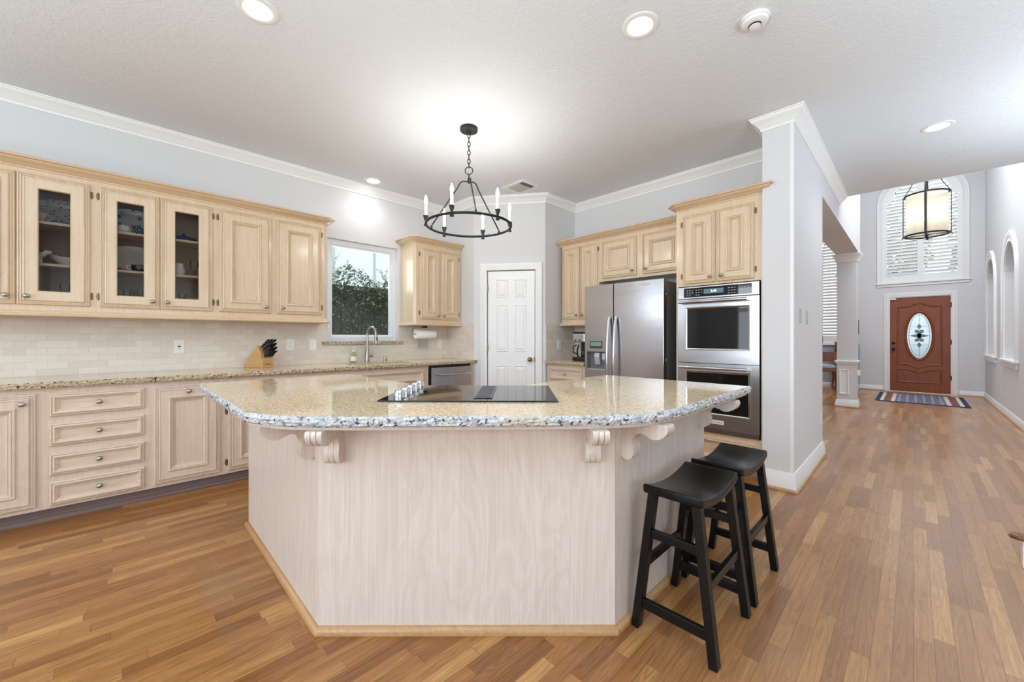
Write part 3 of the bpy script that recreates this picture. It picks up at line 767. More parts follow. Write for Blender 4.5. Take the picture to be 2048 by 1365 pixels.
# ---- niches in the right wall
for k, (y0, y1) in enumerate((N1, N2)):
    w = thing('trim_niche', None, None, (0, 0, 0)); w['kind'] = 'structure'
    pth = [(y, z) for y, z in arch_poly(y0, y1, NZ0, NZS, 20)]
    MB().sweep([(0, 0), (0, 0.02), (0.03, 0.024), (0.05, 0.018), (0.07, 0.03), (0.14, 0.034), (0.15, 0.022), (0.15, 0)], pth, side=-1, M=MYZ(XR)).build('casing', M['trim'], w, smooth=35)
    MB().box(XR-0.06, XR+0.11, y0-0.17, y1+0.17, NZ0-0.03, NZ0).box(XR-0.028, XR, y0-0.14, y1+0.14, NZ0-0.11, NZ0-0.03).build('sill', M['trim'], w, bevel=0.004)
# ---- trees beyond the front windows
rn = random.Random(11)
for k, (x, y, z, rx, rz) in enumerate(((-0.75, 18.0, 4.6, 1.25, 2.6), (1.95, 17.6, 4.2, 1.25, 2.4), (-3.9, 17.2, 2.0, 1.5, 2.0))):
    t = thing('garden_tree', ('leafy tree seen through the arched foyer shutters, left panel', 'leafy tree seen through the arched foyer shutters, right panel', 'leafy tree seen through the dining room shutters')[k], 'tree', (x, y, 0), group='front garden trees')
    b = MB()
    for i in range(2600):
        th, ph = rn.uniform(0, 2*PI), math.acos(rn.uniform(-1, 1)); r = rn.uniform(0.55, 1.0)
        leaf(b, (rx*r*math.sin(ph)*math.cos(th), 0.8*r*math.sin(ph)*math.sin(th), z + rz*r*math.cos(ph)), rn.uniform(0.11, 0.2), rn)
    b.build('crown', M['tree'], t)
    MB().tube([(0, 0, -0.12), (0.03, 0, z*0.5), (0, 0, z)], [0.12, 0.09, 0.05], 8).build('trunk', M['fence'], t)

# ---- pantry door
d = thing('door_2', None, None, (PA[0], PA[1], 0), R(PR)); d['kind'] = 'structure'
s_ = MB().box(DX0, DX1, 0.012, 0.045, 0.008, DZ).build('slab', M['door_white'], d)
def p6(x0, x1, z0, z1):
    MB().relief(x0, x1, z0, z1, [(0.0, 0.0008), (0.004, 0.007), (0.010, 0.008), (0.016, 0.001), (0.022, 0.001), (0.044, 0.009)]).build('raised_panel', M['door_white'], d, loc=(0, 0.012, 0))
XL = ((DX0+0.105, DX0+0.255), (DX1-0.255, DX1-0.105))
for x0, x1 in XL:
    p6(x0, x1, 1.70, 1.93); p6(x0, x1, 1.02, 1.61); p6(x0, x1, 0.22, 0.85)
MB().lathe([(0, 0), (0.030, 0), (0.029, 0.006), (0.012, 0.010), (0.011, 0.030), (0.024, 0.038), (0.028, 0.052), (0.020, 0.064), (0, 0.067)], 20, (DX1-0.058, 0.012, 0.925), '-y').build('knob', M['brass'], d, smooth=40)
for z in (0.25, 1.03, 1.775): MB().box(DX0-0.008, DX0+0.004, -0.004, 0.012, z, z+0.09).build('hinge', M['brass'], d)
MB().box(DX1-0.004, DX1+0.006, 0.0, 0.012, 0.895, 0.955).build('strike_plate', M['brass'], d)
MB().sweep(CASE, [(DX0-0.010, 0), (DX0-0.010, DZ+0.010), (DX1+0.010, DZ+0.010), (DX1+0.010, 0)], side=-1, M=MXZ).build('casing', M['trim'], d, smooth=35)

# ================================================================== cabinets
RZA = R(90)     # local x -> world +y, local y (into the wall) -> world -x: things on the left wall
EDGE = [(0, 0.011), (0.003, 0.017), (0.0085, 0.0185), (0.010, 0.0125), (0.0125, 0.0125), (0.014, 0.0165), (0.0195, 0.018), (0.021, 0.0125), (0.0235, 0.0125), (0.026, 0.019), (0.031, 0.0215), (0.0335, 0.021), (0.0345, 0.018)]
def door_rings(ins, kind='panel'):
    if kind == 'glass': return EDGE + [(ins, 0.018), (ins+0.003, 0.014), (ins+0.006, 0.006)]
    return EDGE + [(ins-0.003, 0.018), (ins-0.001, 0.0255), (ins+0.004, 0.028), (ins+0.009, 0.027), (ins+0.011, 0.020), (ins+0.014, 0.020), (ins+0.016, 0.0235), (ins+0.022, 0.020), (ins+0.027, 0.012), (ins+0.0295, 0.010), (ins+0.031, 0.0125), (ins+0.034, 0.0115), (ins+0.036, 0.004), (ins+0.038, 0.004)]
DRAWER = [(0, 0.011), (0.003, 0.017), (0.009, 0.019), (0.011, 0.0135), (0.0135, 0.0135), (0.0155, 0.021), (0.021, 0.0235), (0.026, 0.022), (0.028, 0.0165), (0.0305, 0.0165), (0.034, 0.014), (0.039, 0.011), (0.041, 0.012), (0.043, 0.005), (0.046, 0.004)]
knob_me = None; hinge_me = None
def knob(parent, x, z, y=-0.018):
    global knob_me
    if knob_me is None:
        o = MB().lathe([(0, 0), (0.008, 0), (0.006, 0.004), (0.005, 0.010), (0.010, 0.014), (0.0150, 0.019), (0.0150, 0.023), (0.010, 0.028), (0.0, 0.030)], 18, axis='-y').build('knob', M['nickel'], parent, smooth=50)
        for v in o.data.vertices: v.co.x *= 1.15; v.co.z *= 1.0
        knob_me = o
    else:
        o = knob_me.copy(); COL.objects.link(o); o.parent = parent
    o.location = (x, y, z); return o
def hinge(parent, x, z):
    global hinge_me
    if hinge_me is None:
        pl = [(0.010*math.cos(R(a)), 0.028*math.sin(R(a))) for a in range(0, 360, 30)]
        o = MB().prism(pl, -0.003, 0.0, 'y').tube([(0, -0.003, -0.024), (0, -0.003, 0.024)], 0.0035, 8).build('hinge', M['brass'], parent)
        hinge_me = o
    else:
        o = hinge_me.copy(); COL.objects.link(o); o.parent = parent
    o.location = (x, 0.0, z); return o
def cab_door(parent, x0, x1, z0, z1, ins=0.082, kind='panel', m=None, kx=None, kz=None, hx=None, hz=None):
    m = m or M['upper']
    if kind == 'glass':
        d = MB().relief(x0, x1, z0, z1, door_rings(ins, 'glass'), back=0.0, hole=True).build('door', m, parent)
        MB().box(x0+ins+0.002, x1-ins-0.002, -0.006, -0.003, z0+ins+0.002, z1-ins-0.002).build('pane', M['cab_glass'], d)
    else:
        d = MB().relief(x0, x1, z0, z1, door_rings(ins)).build('door', m, parent)
    if kx is not None: knob(d, kx, kz)
    if hx is not None:
        for z in (z0+0.075, z1-0.075) if hz is None else hz: hinge(d, hx, z)
    return d
def drawer(parent, x0, x1, z0, z1, m=None, k=True, name='drawer'):
    d = MB().relief(x0, x1, z0, z1, DRAWER).build(name, m or M['base_h'], parent)
    if k: knob(d, (x0+x1)/2, (z0+z1)/2, -0.006)
    return d
UF = 0.32         # upper depth
UZ0, UZ1 = 1.36, 2.40
XUF = XA + UF     # face of the uppers
def upper(name, label, x0, x1, open_=(), solid=True, chamfer=None, z0=UZ0, z1=UZ1, group=None, loc=None, rz=RZA, dep=UF-0.002):
    t = thing(name, label, 'cabinet', loc or (XUF, 0, 0), rz, group)
    if solid:
        poly = [(x0, 0), (x1, 0), (x1, dep), (x0, dep)]
        if chamfer == 'r': poly = [(x0, 0), (x1-0.028, 0), (x1, 0.028), (x1, dep), (x0, dep)]
        if chamfer == 'l': poly = [(x0+0.028, 0), (x1, 0), (x1, dep), (x0, dep), (x0, 0.028)]
        MB().prism(poly, z0, z1).build('carcass', M['upper'], t)
    else:
        b = MB().box(x0, x0+0.018, 0.019, dep, z0, z1).box(x1-0.018, x1, 0.019, dep, z0, z1)
        b.box(x0+0.018, x1-0.018, 0.019, dep, z0, z0+0.115).box(x0+0.018, x1-0.018, 0.019, dep, z1-0.05, z1).box(x0+0.018, x1-0.018, dep-0.012, dep, z0+0.115, z1-0.05)
        b.build('carcass', M['inside'], t)
        f = MB()
        xs = [x0] + [v for o_ in open_ for v in o_] + [x1]
        for i in range(0, len(xs), 2): f.box(xs[i], xs[i+1], 0, 0.019, z0, z1)
        for a_, b_ in open_: f.box(a_, b_, 0, 0.019, z0, z0+0.115).box(a_, b_, 0, 0.019, z1-0.14, z1)
        f.build('face_frame', M['upper'], t)
        for z in (1.715, 2.005):
            MB().box(x0+0.019, x1-0.019, 0.03, dep-0.013, z-0.018, z).build('shelf', M['upper_h'], t)
    return t
DZ0, DZ1 = 1.423, 2.307
u1 = upper('upper_cabinet', 'cream upper cabinet at the left frame edge with one glass door over a painted platter', -1.02, -0.160, [(-0.82, -0.54), (-0.50, -0.21)], False, group=None)
cab_door(u1, -0.857, -0.5245, DZ0, DZ1, 0.062, 'panel', kx=-0.562, kz=1.478)
cab_door(u1, -0.5195, -0.186, DZ0, DZ1, 0.090, 'glass', kx=-0.475, kz=1.478, hx=-0.178)
u2 = upper('upper_cabinet', 'middle cream upper cabinet with two glass doors showing blue and white dishes', -0.160, 0.547, [(-0.115, 0.17), (0.215, 0.50)], False)
cab_door(u2, -0.137, 0.1905, DZ0, DZ1, 0.086, 'glass', kx=0.148, kz=1.478, hx=-0.146)
cab_door(u2, 0.1935, 0.524, DZ0, DZ1, 0.086, 'glass', kx=0.236, kz=1.478, hx=0.532)
u3 = upper('upper_cabinet', 'cream upper cabinet with two solid raised panel doors left of the window', 0.547, 1.462, chamfer='r')
cab_door(u3, 0.571, 0.962, DZ0, DZ1, 0.082, kx=0.917, kz=1.478, hx=0.562)
cab_door(u3, 1.007, 1.402, DZ0, DZ1, 0.082, kx=1.055, kz=1.478, hx=1.411)
CABC = [(0, 2.337), (0.004, 2.337), (0.007, 2.342), (0.007, 2.349), (0.011, 2.352), (0.016, 2.352), (0.026, 2.362), (0.042, 2.370), (0.056, 2.378), (0.060, 2.384), (0.060, 2.389), (0.076, 2.391), (0.080, 2.396), (0.080, 2.402), (0.074, 2.408), (0, 2.408)]
RAIL = [(0, 1.386), (0.008, 1.384), (0.011, 1.377), (0.017, 1.374), (0.018, 1.367), (0.027, 1.362), (0.031, 1.353), (0.027, 1.345), (0, 1.345)]
for u_, pth in ((u1, [(-1.02, 0), (-0.1601, 0)]), (u2, [(-0.1599, 0), (0.5469, 0)]), (u3, [(0.5471, 0), (1.434, 0), (1.462, 0.028), (1.462, UF-0.003)])):
    MB().sweep(CABC, pth).build('crown', M['upper_h'], u_, smooth=30)
    MB().sweep(RAIL, pth).build('light_rail', M['upper_h'], u_, smooth=30)
# small cabinet right of the window
u4 = upper('upper_cabinet', 'small cream upper cabinet hanging between the window and the pantry corner', 2.460, 3.150, chamfer='l')
cab_door(u4, 2.545, 2.822, DZ0, DZ1-0.02, 0.080, kx=2.785, kz=1.475, hx=2.532)
cab_door(u4, 2.826, 3.108, DZ0, DZ1-0.02, 0.080, kx=2.868, kz=1.475, hx=3.118)
pth = [(2.460, UF-0.003), (2.460, 0.028), (2.488, 0), (3.150, 0)]
MB().sweep(CABC, pth).build('crown', M['upper_h'], u4, smooth=30)
MB().sweep(RAIL, pth).build('light_rail', M['upper_h'], u4, smooth=30)

# ---- base cabinets, left wall
XBF = -3.905
def basecab(label, x0, x1, name='base_cabinet', loc=None, rz=RZA, dep=0.585, toe=0.078):
    t = thing(name, label, 'cabinet', loc or (XBF, 0, 0), rz)
    MB().box(x0, x1, 0, dep, 0.093, 0.876).build('carcass', M['base'], t)
    b = MB().box(x0, x1, toe, dep, 0.0, 0.093).build('toe_kick', M['toe'], t)
    MB().box(x0, x1, toe-0.012, toe, 0.0, 0.022).build('shoe_moulding', M['toe'], t)
    return t
b0 = basecab('pickled maple base cabinet at the left frame edge with a knob at its top corner', -1.02, -0.380)
cab_door(b0, -0.86, -0.407, 0.120, 0.838, 0.082, m=M['base'], kx=-0.462, kz=0.782)
b1 = basecab('pickled maple base cabinet with a stack of four drawers', -0.380, 0.120)
for z0, z1 in ((0.688, 0.836), (0.496, 0.641), (0.305, 0.446), (0.113, 0.264)): drawer(b1, -0.353, 0.095, z0, z1)
b2 = basecab('pickled maple base cabinet with one tall door, knob centred at the top', 0.120, 0.566)
cab_door(b2, 0.147, 0.541, 0.120, 0.838, 0.082, m=M['base'], kx=0.344, kz=0.790)
b3 = basecab('pickled maple base cabinet half hidden behind the left tip of the island', 0.566, 1.440)
cab_door(b3, 0.592, 0.990, 0.120, 0.838, 0.082, m=M['base'], hx=0.582, hz=(0.185, 0.60))
cab_door(b3, 1.010, 1.405, 0.120, 0.838, 0.082, m=M['base'])
b4 = thing('sink_cabinet', 'pickled maple sink base cabinet under the window with a false drawer front', 'cabinet', (XBF, 0, 0), RZA)
MB().box(1.440, 2.482, 0, 0.02, 0.093, 0.876).box(1.440, 1.46, 0.02, 0.585, 0.093, 0.876).box(2.462, 2.482, 0.02, 0.585, 0.093, 0.876).box(1.46, 2.462, 0.02, 0.585, 0.093, 0.11).build('carcass', M['base'], b4)
MB().box(1.440, 2.482, 0.078, 0.585, 0, 0.092).build('toe_kick', M['toe'], b4)
drawer(b4, 1.500, 2.422, 0.700, 0.838, k=False, name='false_front')
cab_door(b4, 1.500, 1.955, 0.120, 0.670, 0.082, m=M['base'], kx=1.91, kz=0.62); cab_door(b4, 1.965, 2.422, 0.120, 0.670, 0.082, m=M['base'], kx=2.01, kz=0.62)
dw = thing('dishwasher', 'stainless steel dishwasher with a bar handle beside the pantry wall', 'dishwasher', (XBF, 0, 0), RZA)
MB().box(2.486, 3.096, 0.01, 0.57, 0.10, 0.872).build('tub', M['black'], dw)
MB().box(2.506, 3.090, -0.028, 0.009, 0.11, 0.846).build('door', M['steel'], dw, bevel=0.003)
b = MB().tube([(2.585, -0.075, 0.762), (3.05, -0.075, 0.762)], 0.011, 12)
for x in (2.60, 3.035): b.tube([(x, -0.075, 0.762), (x, -0.028, 0.762)], 0.008, 10)
b.build('handle', M['chrome'], dw, smooth=50)
MB().box(2.49, 3.09, 0.05, 0.5, 0.0, 0.10).build('toe_kick', M['black'], dw)
tag(MB().box(3.098, 3.157, 0, 0.585, 0.0, 0.876).build('filler_panel', M['base'], loc=(XBF, 0, 0), rz=RZA), 'narrow pickled maple filler panel between the dishwasher and pantry wall', 'cabinet panel')
# ---- countertop with the sink cut-out
def counter(name, poly, z0, z1, label, cat='countertop', chisel=None, parts=None):
    t = thing(name, label, cat, (0, 0, 0))
    return t
t = thing('countertop', 'long tan granite countertop with rough edge along the left wall', 'countertop', (0, 0, 0))
SX0, SX1, SY0, SY1 = -4.35, -3.98, 1.66, 2.36
CF = -3.876
b = MB().box(XA+0.012, CF, -1.02, SY0, 0.876, 0.914).box(XA+0.012, CF, SY1, 3.145, 0.876, 0.914).box(XA+0.012, SX0, SY0, SY1, 0.876, 0.914).box(SX1, CF, SY0, SY1, 0.876, 0.914)
b.prism([(PA[0]-0.006, 3.145), (CF, 3.145), (CF, 3.180), (PA[0], 3.156)], 0.876, 0.914)
b.build('slab', M['granite'], t)
def chisel_strip(pts, z0, z1, out, step=0.008, amp=0.005, seed=1, side=1):
    """rough rock-face edge along a plan polyline"""
    rn = random.Random(seed)
    res = [Vector(pts[0])]
    for a, c in zip(pts[:-1], pts[1:]):
        a, c = Vector(a), Vector(c); n = max(1, int((c-a).length/step))
        res += [a+(c-a)*(i/n) for i in range(1, n+1)]
    n = len(res); loops = []; m = 7
    big = [[rn.uniform(-1, 1) for j in range(m)] for i in range(n//4+3)]
    for i in range(n):
        d = (res[min(i+1, n-1)]-res[max(i-1, 0)]).normalized(); o = Vector((d.y, -d.x))*side
        l = []; q, fr = divmod(i, 4); fr /= 4.0
        for j in range(m):
            tt = j/(m-1); z = z0+(z1-z0)*tt
            lo_ = big[q][j]*(1-fr) + big[q+1][j]*fr
            f = out*(1-0.55*abs(2*tt-1)**3) + amp*(0.75*lo_ + 0.45*rn.uniform(-1, 1))*(0.35 if j in (0, m-1) else 1.0)
            p = res[i]+o*max(0.002, f); l.append((p.x, p.y, z))
        bk = res[i]-o*0.004
        l += [(bk.x, bk.y, z1-0.0005), (bk.x, bk.y, z0)]
        loops.append(l)
    return MB().loft(loops)
chisel_strip([(CF, -1.02), (CF, 3.180)], 0.876, 0.9142, 0.010, seed=4, side=1).build('rough_edge', M['granite_edge_tan'], t)
s_ = thing('sink', 'stainless steel undermount sink below the kitchen window', 'sink', (0, 0, 0))
b = MB().box(SX0-0.01, SX1+0.01, SY0-0.01, SY1+0.01, 0.66, 0.67).box(SX0-0.012, SX0, SY0-0.01, SY1+0.01, 0.67, 0.875).box(SX1, SX1+0.012, SY0-0.01, SY1+0.01, 0.67, 0.875).box(SX0, SX1, SY0-0.012, SY0, 0.67, 0.875).box(SX0, SX1, SY1, SY1+0.012, 0.67, 0.875)
b.build('basin', M['steel'], s_)
MB().lathe([(0, 0.0), (0.04, 0.0), (0.045, 0.003), (0.03, 0.004), (0, 0.002)], 20, (-4.16, 2.0, 0.671)).build('drain', M['chrome'], s_, smooth=40)
# ---- backsplash tile
b = MB().box(XA, XA+0.011, -1.02, WY0-0.0, 0.914, 1.118).box(XA, XA+0.011, WY0, WY1, 0.914, 1.118).box(XA, XA+0.011, WY1, 3.157, 0.914, 1.118)
b.box(XA, XA+0.011, -1.02, WY0, 1.118, 1.358).box(XA, XA+0.011, WY1, 3.157, 1.118, 1.358)
struct('wall_tile_left', b, M['tile_y'])
struct('wall_tile_corner', MB().box(XA+0.011, PA[0], 3.147, 3.158, 0.914, 1.375), M['tile_x'])
struct('wall_tile_pantry', MB().box(PB[0], PB[0]+0.011, 3.705, YB, 0.914, 1.375), M['tile_y'])
struct('wall_tile_back', MB().box(PB[0]+0.011, -2.66, YB-0.011, YB, 0.914, 1.375), M['tile_x'])
# ---- cabinets on the back wall
YUB = 3.97
u5 = upper('upper_cabinet', 'narrow tall cream upper cabinet between the pantry corner and the refrigerator', -3.135, -2.586, loc=(0, YUB, 0), rz=0, dep=YB-YUB-0.002)
cab_door(u5, -3.118, -2.862, DZ0, DZ1+0.01, 0.072, kx=-2.90, kz=1.475)
cab_door(u5, -2.852, -2.606, DZ0, DZ1+0.01, 0.072, kx=-2.815, kz=1.475, hx=-2.597)
MB().sweep(RAIL, [(-3.135, 0.2), (-3.135, 0), (-2.586, 0)]).build('light_rail', M['upper_h'], u5, smooth=30)
u6 = upper('upper_cabinet', 'short wide cream cabinet directly above the refrigerator', -2.585, -1.576, z0=1.85, loc=(0, YUB, 0), rz=0, dep=YB-YUB-0.002)
cab_door(u6, -2.540, -2.108, 1.880, DZ1+0.005, 0.080, kx=-2.15, kz=1.935)
cab_door(u6, -2.040, -1.610, 1.880, DZ1+0.005, 0.080, kx=-2.00, kz=1.935)
CB8 = [(o_, u_+0.008) for o_, u_ in CABC]
MB().sweep(CB8, [(-3.178, 0), (-2.5861, 0)]).build('crown', M['upper_h'], u5, smooth=30)
MB().sweep(CB8, [(-2.5859, 0), (-1.576, 0)]).build('crown', M['upper_h'], u6, smooth=30)
# tall oven cabinet
YT = 3.72
tc = thing('oven_cabinet', 'tall cream oven cabinet at the right end of the back wall', 'cabinet', (0, YT, 0), 0)
TX0, TX1 = -1.571, -0.863
b = MB().box(TX0, TX0+0.02, 0, YB-YT-0.002, 0.09, 2.45).box(TX1-0.012, TX1, 0, YB-YT-0.002, 0.09, 2.45)
b.box(TX0+0.02, TX1-0.012, 0, YB-YT-0.002, 1.672, 2.45).box(TX0+0.02, TX1-0.012, 0, YB-YT-0.002, 0.09, 0.352)
b.build('carcass', M['upper'], tc)
MB().box(TX0, TX1, 0.07, 0.5, 0, 0.09).build('toe_kick', M['base'], tc)
MB().box(TX0, TX1, 0.055, 0.07, 0, 0.022).build('shoe_moulding', M['shoe'], tc)
cab_door(tc, -1.507, -1.226, 1.692, 2.326, 0.080, kx=-1.262, kz=1.742, hx=-1.520)
cab_door(tc, -1.211, -0.925, 1.692, 2.326, 0.080, kx=-1.170, kz=1.742, hx=-0.914)
drawer(tc, -1.507, -0.918, 0.12, 0.312, m=M['upper_h'])
MB().sweep([(o_, u_+0.040) for o_, u_ in CABC], [(TX0, 0.165), (TX0, 0.028), (TX0+0.028, 0), (TX1, 0)]).build('crown', M['upper_h'], tc, smooth=30)
CR2 = [(max(0.0, o_-0.031), u_+0.040) for o_, u_ in CABC if o_ > 0.027]
CR2 = [(0.0, CR2[0][1])] + CR2 + [(0.0, CR2[-1][1])]
MB().sweep(CR2, [(TX1+0.0005, -0.031), (TX1+0.031, -0.031), (TX1+0.031, -0.0305)]).build('crown_return', M['upper_h'], tc, smooth=30)
# double oven
ov = thing('double_oven', 'stainless steel double wall oven stacked in the tall cabinet', 'oven', (0, YT, 0), 0)
OX0, OX1 = -1.545, -0.881
MB().box(OX0+0.01, OX1-0.01, -0.003, 0.45, 0.36, 1.665).build('body', M['steel_dark'], ov)
cpn = MB().box(OX0, OX1, -0.027, -0.003, 1.552, 1.662).build('control_panel', M['steel'], ov, bevel=0.003)
MB().box(-1.490, -0.935, -0.0285, -0.027, 1.566, 1.650).build('control_glass', M['black_glass'], cpn)
MB().box(-1.315, -1.150, -0.0295, -0.0285, 1.590, 1.632).build('display', M['oven_display'], cpn)
b = MB()
for (xs, n) in ((-1.465, 3), (-1.385, 3), (-1.115, 3), (-1.035, 3), (-0.965, 1)):
    for i in range(n):
        for j in range(3):
            if n == 3 and xs < -1.3 and j == 0 and i == 2: continue
            b.box(xs+i*0.022, xs+i*0.022+0.013, -0.029, -0.0284, 1.580+j*0.022, 1.586+j*0.022)
b.build('key_legends', M['print'], cpn)
def text(body, size, loc, m, parent, name, ext=0.0004, align='CENTER', rot=(R(90), 0, 0)):
    c_ = bpy.data.curves.new(name, 'FONT'); c_.body = body; c_.size = size; c_.extrude = ext; c_.align_x = align; c_.align_y = 'CENTER'
    o = bpy.data.objects.new(name, c_); COL.objects.link(o); o.data.materials.append(m)
    bpy.context.view_layer.update()
    me = bpy.data.meshes.new_from_object(o.evaluated_get(bpy.context.evaluated_depsgraph_get())); me.name = name
    bpy.data.objects.remove(o); bpy.data.curves.remove(c_)
    o = bpy.data.objects.new(name, me); COL.objects.link(o)
    if not me.materials: me.materials.append(m)
    if parent: o.parent = parent
    o.location = loc; o.rotation_euler = rot; return o
text('2:40', 0.028, (-1.232, -0.0299, 1.611), M['digits'], cpn, 'clock_digits')
def oven_door(z0, z1, gz0, gz1, hz, logo=None):
    fx0, fx1 = -1.462, -0.964
    # steel surround with the window opening
    b = MB()
    b.box(OX0, fx0-0.02, -0.027, -0.003, z0, z1).box(fx1+0.02, OX1, -0.027, -0.003, z0, z1)
    b.box(fx0-0.02, fx1+0.02, -0.027, -0.003, z0, gz0-0.014).box(fx0-0.02, fx1+0.02, -0.027, -0.003, gz1+0.014, z1)
    d = b.build('door', M['steel'], ov)
    MB().relief(fx0-0.02, fx1+0.02, gz0-0.014, gz1+0.014, [(0.0, 0.027), (0.002, 0.029), (0.006, 0.029), (0.010, 0.024), (0.018, 0.021)], back=-0.003, hole=True).build('window_frame', M['chrome'], d)
    MB().box(fx0-0.003, fx1+0.003, -0.020, -0.012, gz0+0.002, gz1-0.002).build('window', M['oven_glass'], d)
    h = MB().tube([(-1.515, -0.082, hz), (-0.955, -0.082, hz)], 0.0135, 16)
    for x in (-1.505, -0.965): h.box(x-0.012, x+0.012, -0.082, -0.027, hz-0.010, hz+0.010)
    h.build('handle', M['chrome'], d, smooth=40)
    if logo:
        pl = MB().box(-1.268, -1.150, -0.0290, -0.0270, 0.440, 0.474).build('badge', M['white_plastic'], d)
        text('KitchenAid', 0.021, (-1.209, -0.0293, 0.457), M['ink'], d, 'badge_lettering')
    return d
oven_door(0.972, 1.546, 1.096, 1.462, 1.520)
oven_door(0.398, 0.966, 0.527, 0.887, 0.930, True)
b = MB()
for i in range(4): b.box(OX0+0.005, OX1-0.005, -0.018, -0.003, 0.356+i*0.0105, 0.363+i*0.0105)
b.build('vent_grille', M['steel'], ov)
# refrigerator
YF = 3.68
fr = thing('refrigerator', 'stainless steel side by side refrigerator with an ice and water dispenser', 'refrigerator', (0, YF, 0), 0)
FX0, FX1, FS = -2.583, -1.676, -2.222
MB().box(FX0+0.004, FX1-0.004, 0.075, 0.61, 0.02, 1.755).build('cabinet_body', M['steel_dark'], fr, bevel=0.004)
MB().box(FX0+0.02, FX1-0.02, 0.08, 0.5, 0, 0.04).build('base_grille', M['black'], fr)
def fdoor(x0, x1, hole=None):
    b = MB()
    if hole:
        hx0, hx1, hz0, hz1 = hole
        b.box(x0, hx0, 0, 0.07, 0.07, 1.770).box(hx1, x1, 0, 0.07, 0.07, 1.770).box(hx0, hx1, 0, 0.07, 0.07, hz0).box(hx0, hx1, 0, 0.07, hz1, 1.770)
        return b.build('freezer_door', M['steel_v'], fr)
    return b.box(x0, x1, 0, 0.07, 0.07, 1.770).build('door', M['steel_v'], fr, bevel=0.006)
HOLE = (-2.548, -2.302, 0.845, 1.045)
fd = fdoor(FX0, FS-0.004, HOLE); rd = fdoor(FS+0.004, FX1)
def fhandle(x, parent):
    pts = []; n = 22
    for i in range(n+1):
        t = i/n; z = 0.46+(1.415-0.46)*t
        pts.append((x, -0.012-0.055*math.sin(PI*t)**0.6, z))
    MB().tube(pts, 0.0155, 14, flat=1.0).build('handle', M['steel_v'], parent, smooth=50)
fhandle(-2.262, fd); fhandle(-2.182, rd)
dp = MB().relief(-2.568, -2.288, 0.785, 1.207, [(0.0, 0.006), (0.004, 0.008), (0.008, 0.008)], hole=False)
dp = MB().box(-2.568, HOLE[0], -0.007, 0, 0.785, 1.207).box(HOLE[1], -2.288, -0.007, 0, 0.785, 1.207).box(HOLE[0], HOLE[1], -0.007, 0, 0.785, HOLE[2]).box(HOLE[0], HOLE[1], -0.007, 0, HOLE[3], 1.207).build('dispenser_panel', M['steel'], fd)
MB().box(-2.512, -2.352, -0.0085, -0.007, 1.080, 1.158).build('screen_bezel', M['dark_lcd'], dp)
MB().box(-2.500, -2.364, -0.0095, -0.0085, 1.104, 1.150).build('screen', M['lcd'], dp)
b = MB().box(HOLE[0]-0.001, HOLE[1]+0.001, 0.060, 0.0695, HOLE[2]-0.001, HOLE[3]+0.001)
b.build('dispenser_recess', M['steel_dark'], fd)
MB().box(HOLE[0]+0.001, HOLE[1]-0.001, 0.0, 0.058, HOLE[2]+0.001, HOLE[2]+0.010).build('drip_tray', M['grey_plastic'], fd)
MB().prism([(0.055, 1.03), (0.020, 1.03), (0.010, 0.985), (0.030, 0.90), (0.055, 0.90)], -2.470, -2.405, 'x').prism([(0.055, 1.03), (0.020, 1.03), (0.015, 0.96), (0.045, 0.93), (0.055, 0.93)], -2.375, -2.325, 'x').build('dispenser_levers', M['grey_plastic'], fd, bevel=0.004)
pl = [( -1.867+0.055*math.cos(R(a))*1.0, 1.730+0.013*math.sin(R(a))) for a in range(0, 360, 12)]
bd = MB().prism(pl, -0.0025, 0.0, 'y').build('badge', M['chrome'], rd)
for z in (1.62, 0.98): MB().box(FX1-0.001, FX1+0.006, 0.05, 0.072, z-0.012, z+0.012).build('door_hinge', M['steel_dark'], fr)
# base cabinet, counter and coffee corner left of the refrigerator
YBB = 3.715
bb = basecab('pickled maple base cabinet with a top drawer in the coffee corner', -3.170, -2.600, loc=(0, YBB, 0), rz=0, dep=YB-YBB-0.012)
drawer(bb, -3.125, -2.640, 0.690, 0.838); cab_door(bb, -3.125, -2.640, 0.120, 0.655, 0.082, m=M['base'], kx=-2.70, kz=0.60)
t = thing('countertop', 'short tan granite countertop left of the refrigerator', 'countertop', (0, 0, 0))
MB().box(-3.174, -2.598, YBB-0.030, YB-0.012, 0.876, 0.914).build('slab', M['granite'], t)
chisel_strip([(-3.172, YBB-0.030), (-2.598, YBB-0.030)], 0.876, 0.9142, 0.010, seed=8).build('rough_edge', M['granite_edge_tan'], t)
cm = thing('coffee_maker', 'black and silver drip coffee maker in the corner beside the refrigerator', 'coffee maker', (-2.86, 4.06, 0.9145))
MB().box(-0.095, 0.095, -0.12, 0.12, 0.0, 0.045).build('base', M['black'], cm, bevel=0.01)
MB().box(-0.085, 0.085, 0.04, 0.12, 0.045, 0.345).build('tower', M['black'], cm, bevel=0.01)
MB().box(-0.090, 0.090, -0.12, 0.115, 0.225, 0.332).build('brew_head', M['steel'], cm, bevel=0.012)
MB().box(-0.092, 0.092, -0.122, 0.118, 0.333, 0.352).build('lid', M['black'], cm, bevel=0.006)
for x, z in ((-0.045, 0.25), (0.02, 0.25)): MB().lathe([(0, 0), (0.010, 0), (0.009, 0.008), (0, 0.009)], 14, (x, -0.1205, z), '-y').build('button', M['black'], cm)
MB().lathe([(0.055, 0.0), (0.066, 0.02), (0.070, 0.07), (0.058, 0.12), (0.046, 0.145), (0.048, 0.155)], 20, (0, -0.045, 0.047)).build('carafe', M['stemware'], cm, smooth=40)
MB().tube([(-0.068, -0.06, 0.19), (-0.10, -0.09, 0.17), (-0.10, -0.09, 0.10), (-0.07, -0.06, 0.08)], 0.008, 8).build('carafe_handle', M['black'], cm)

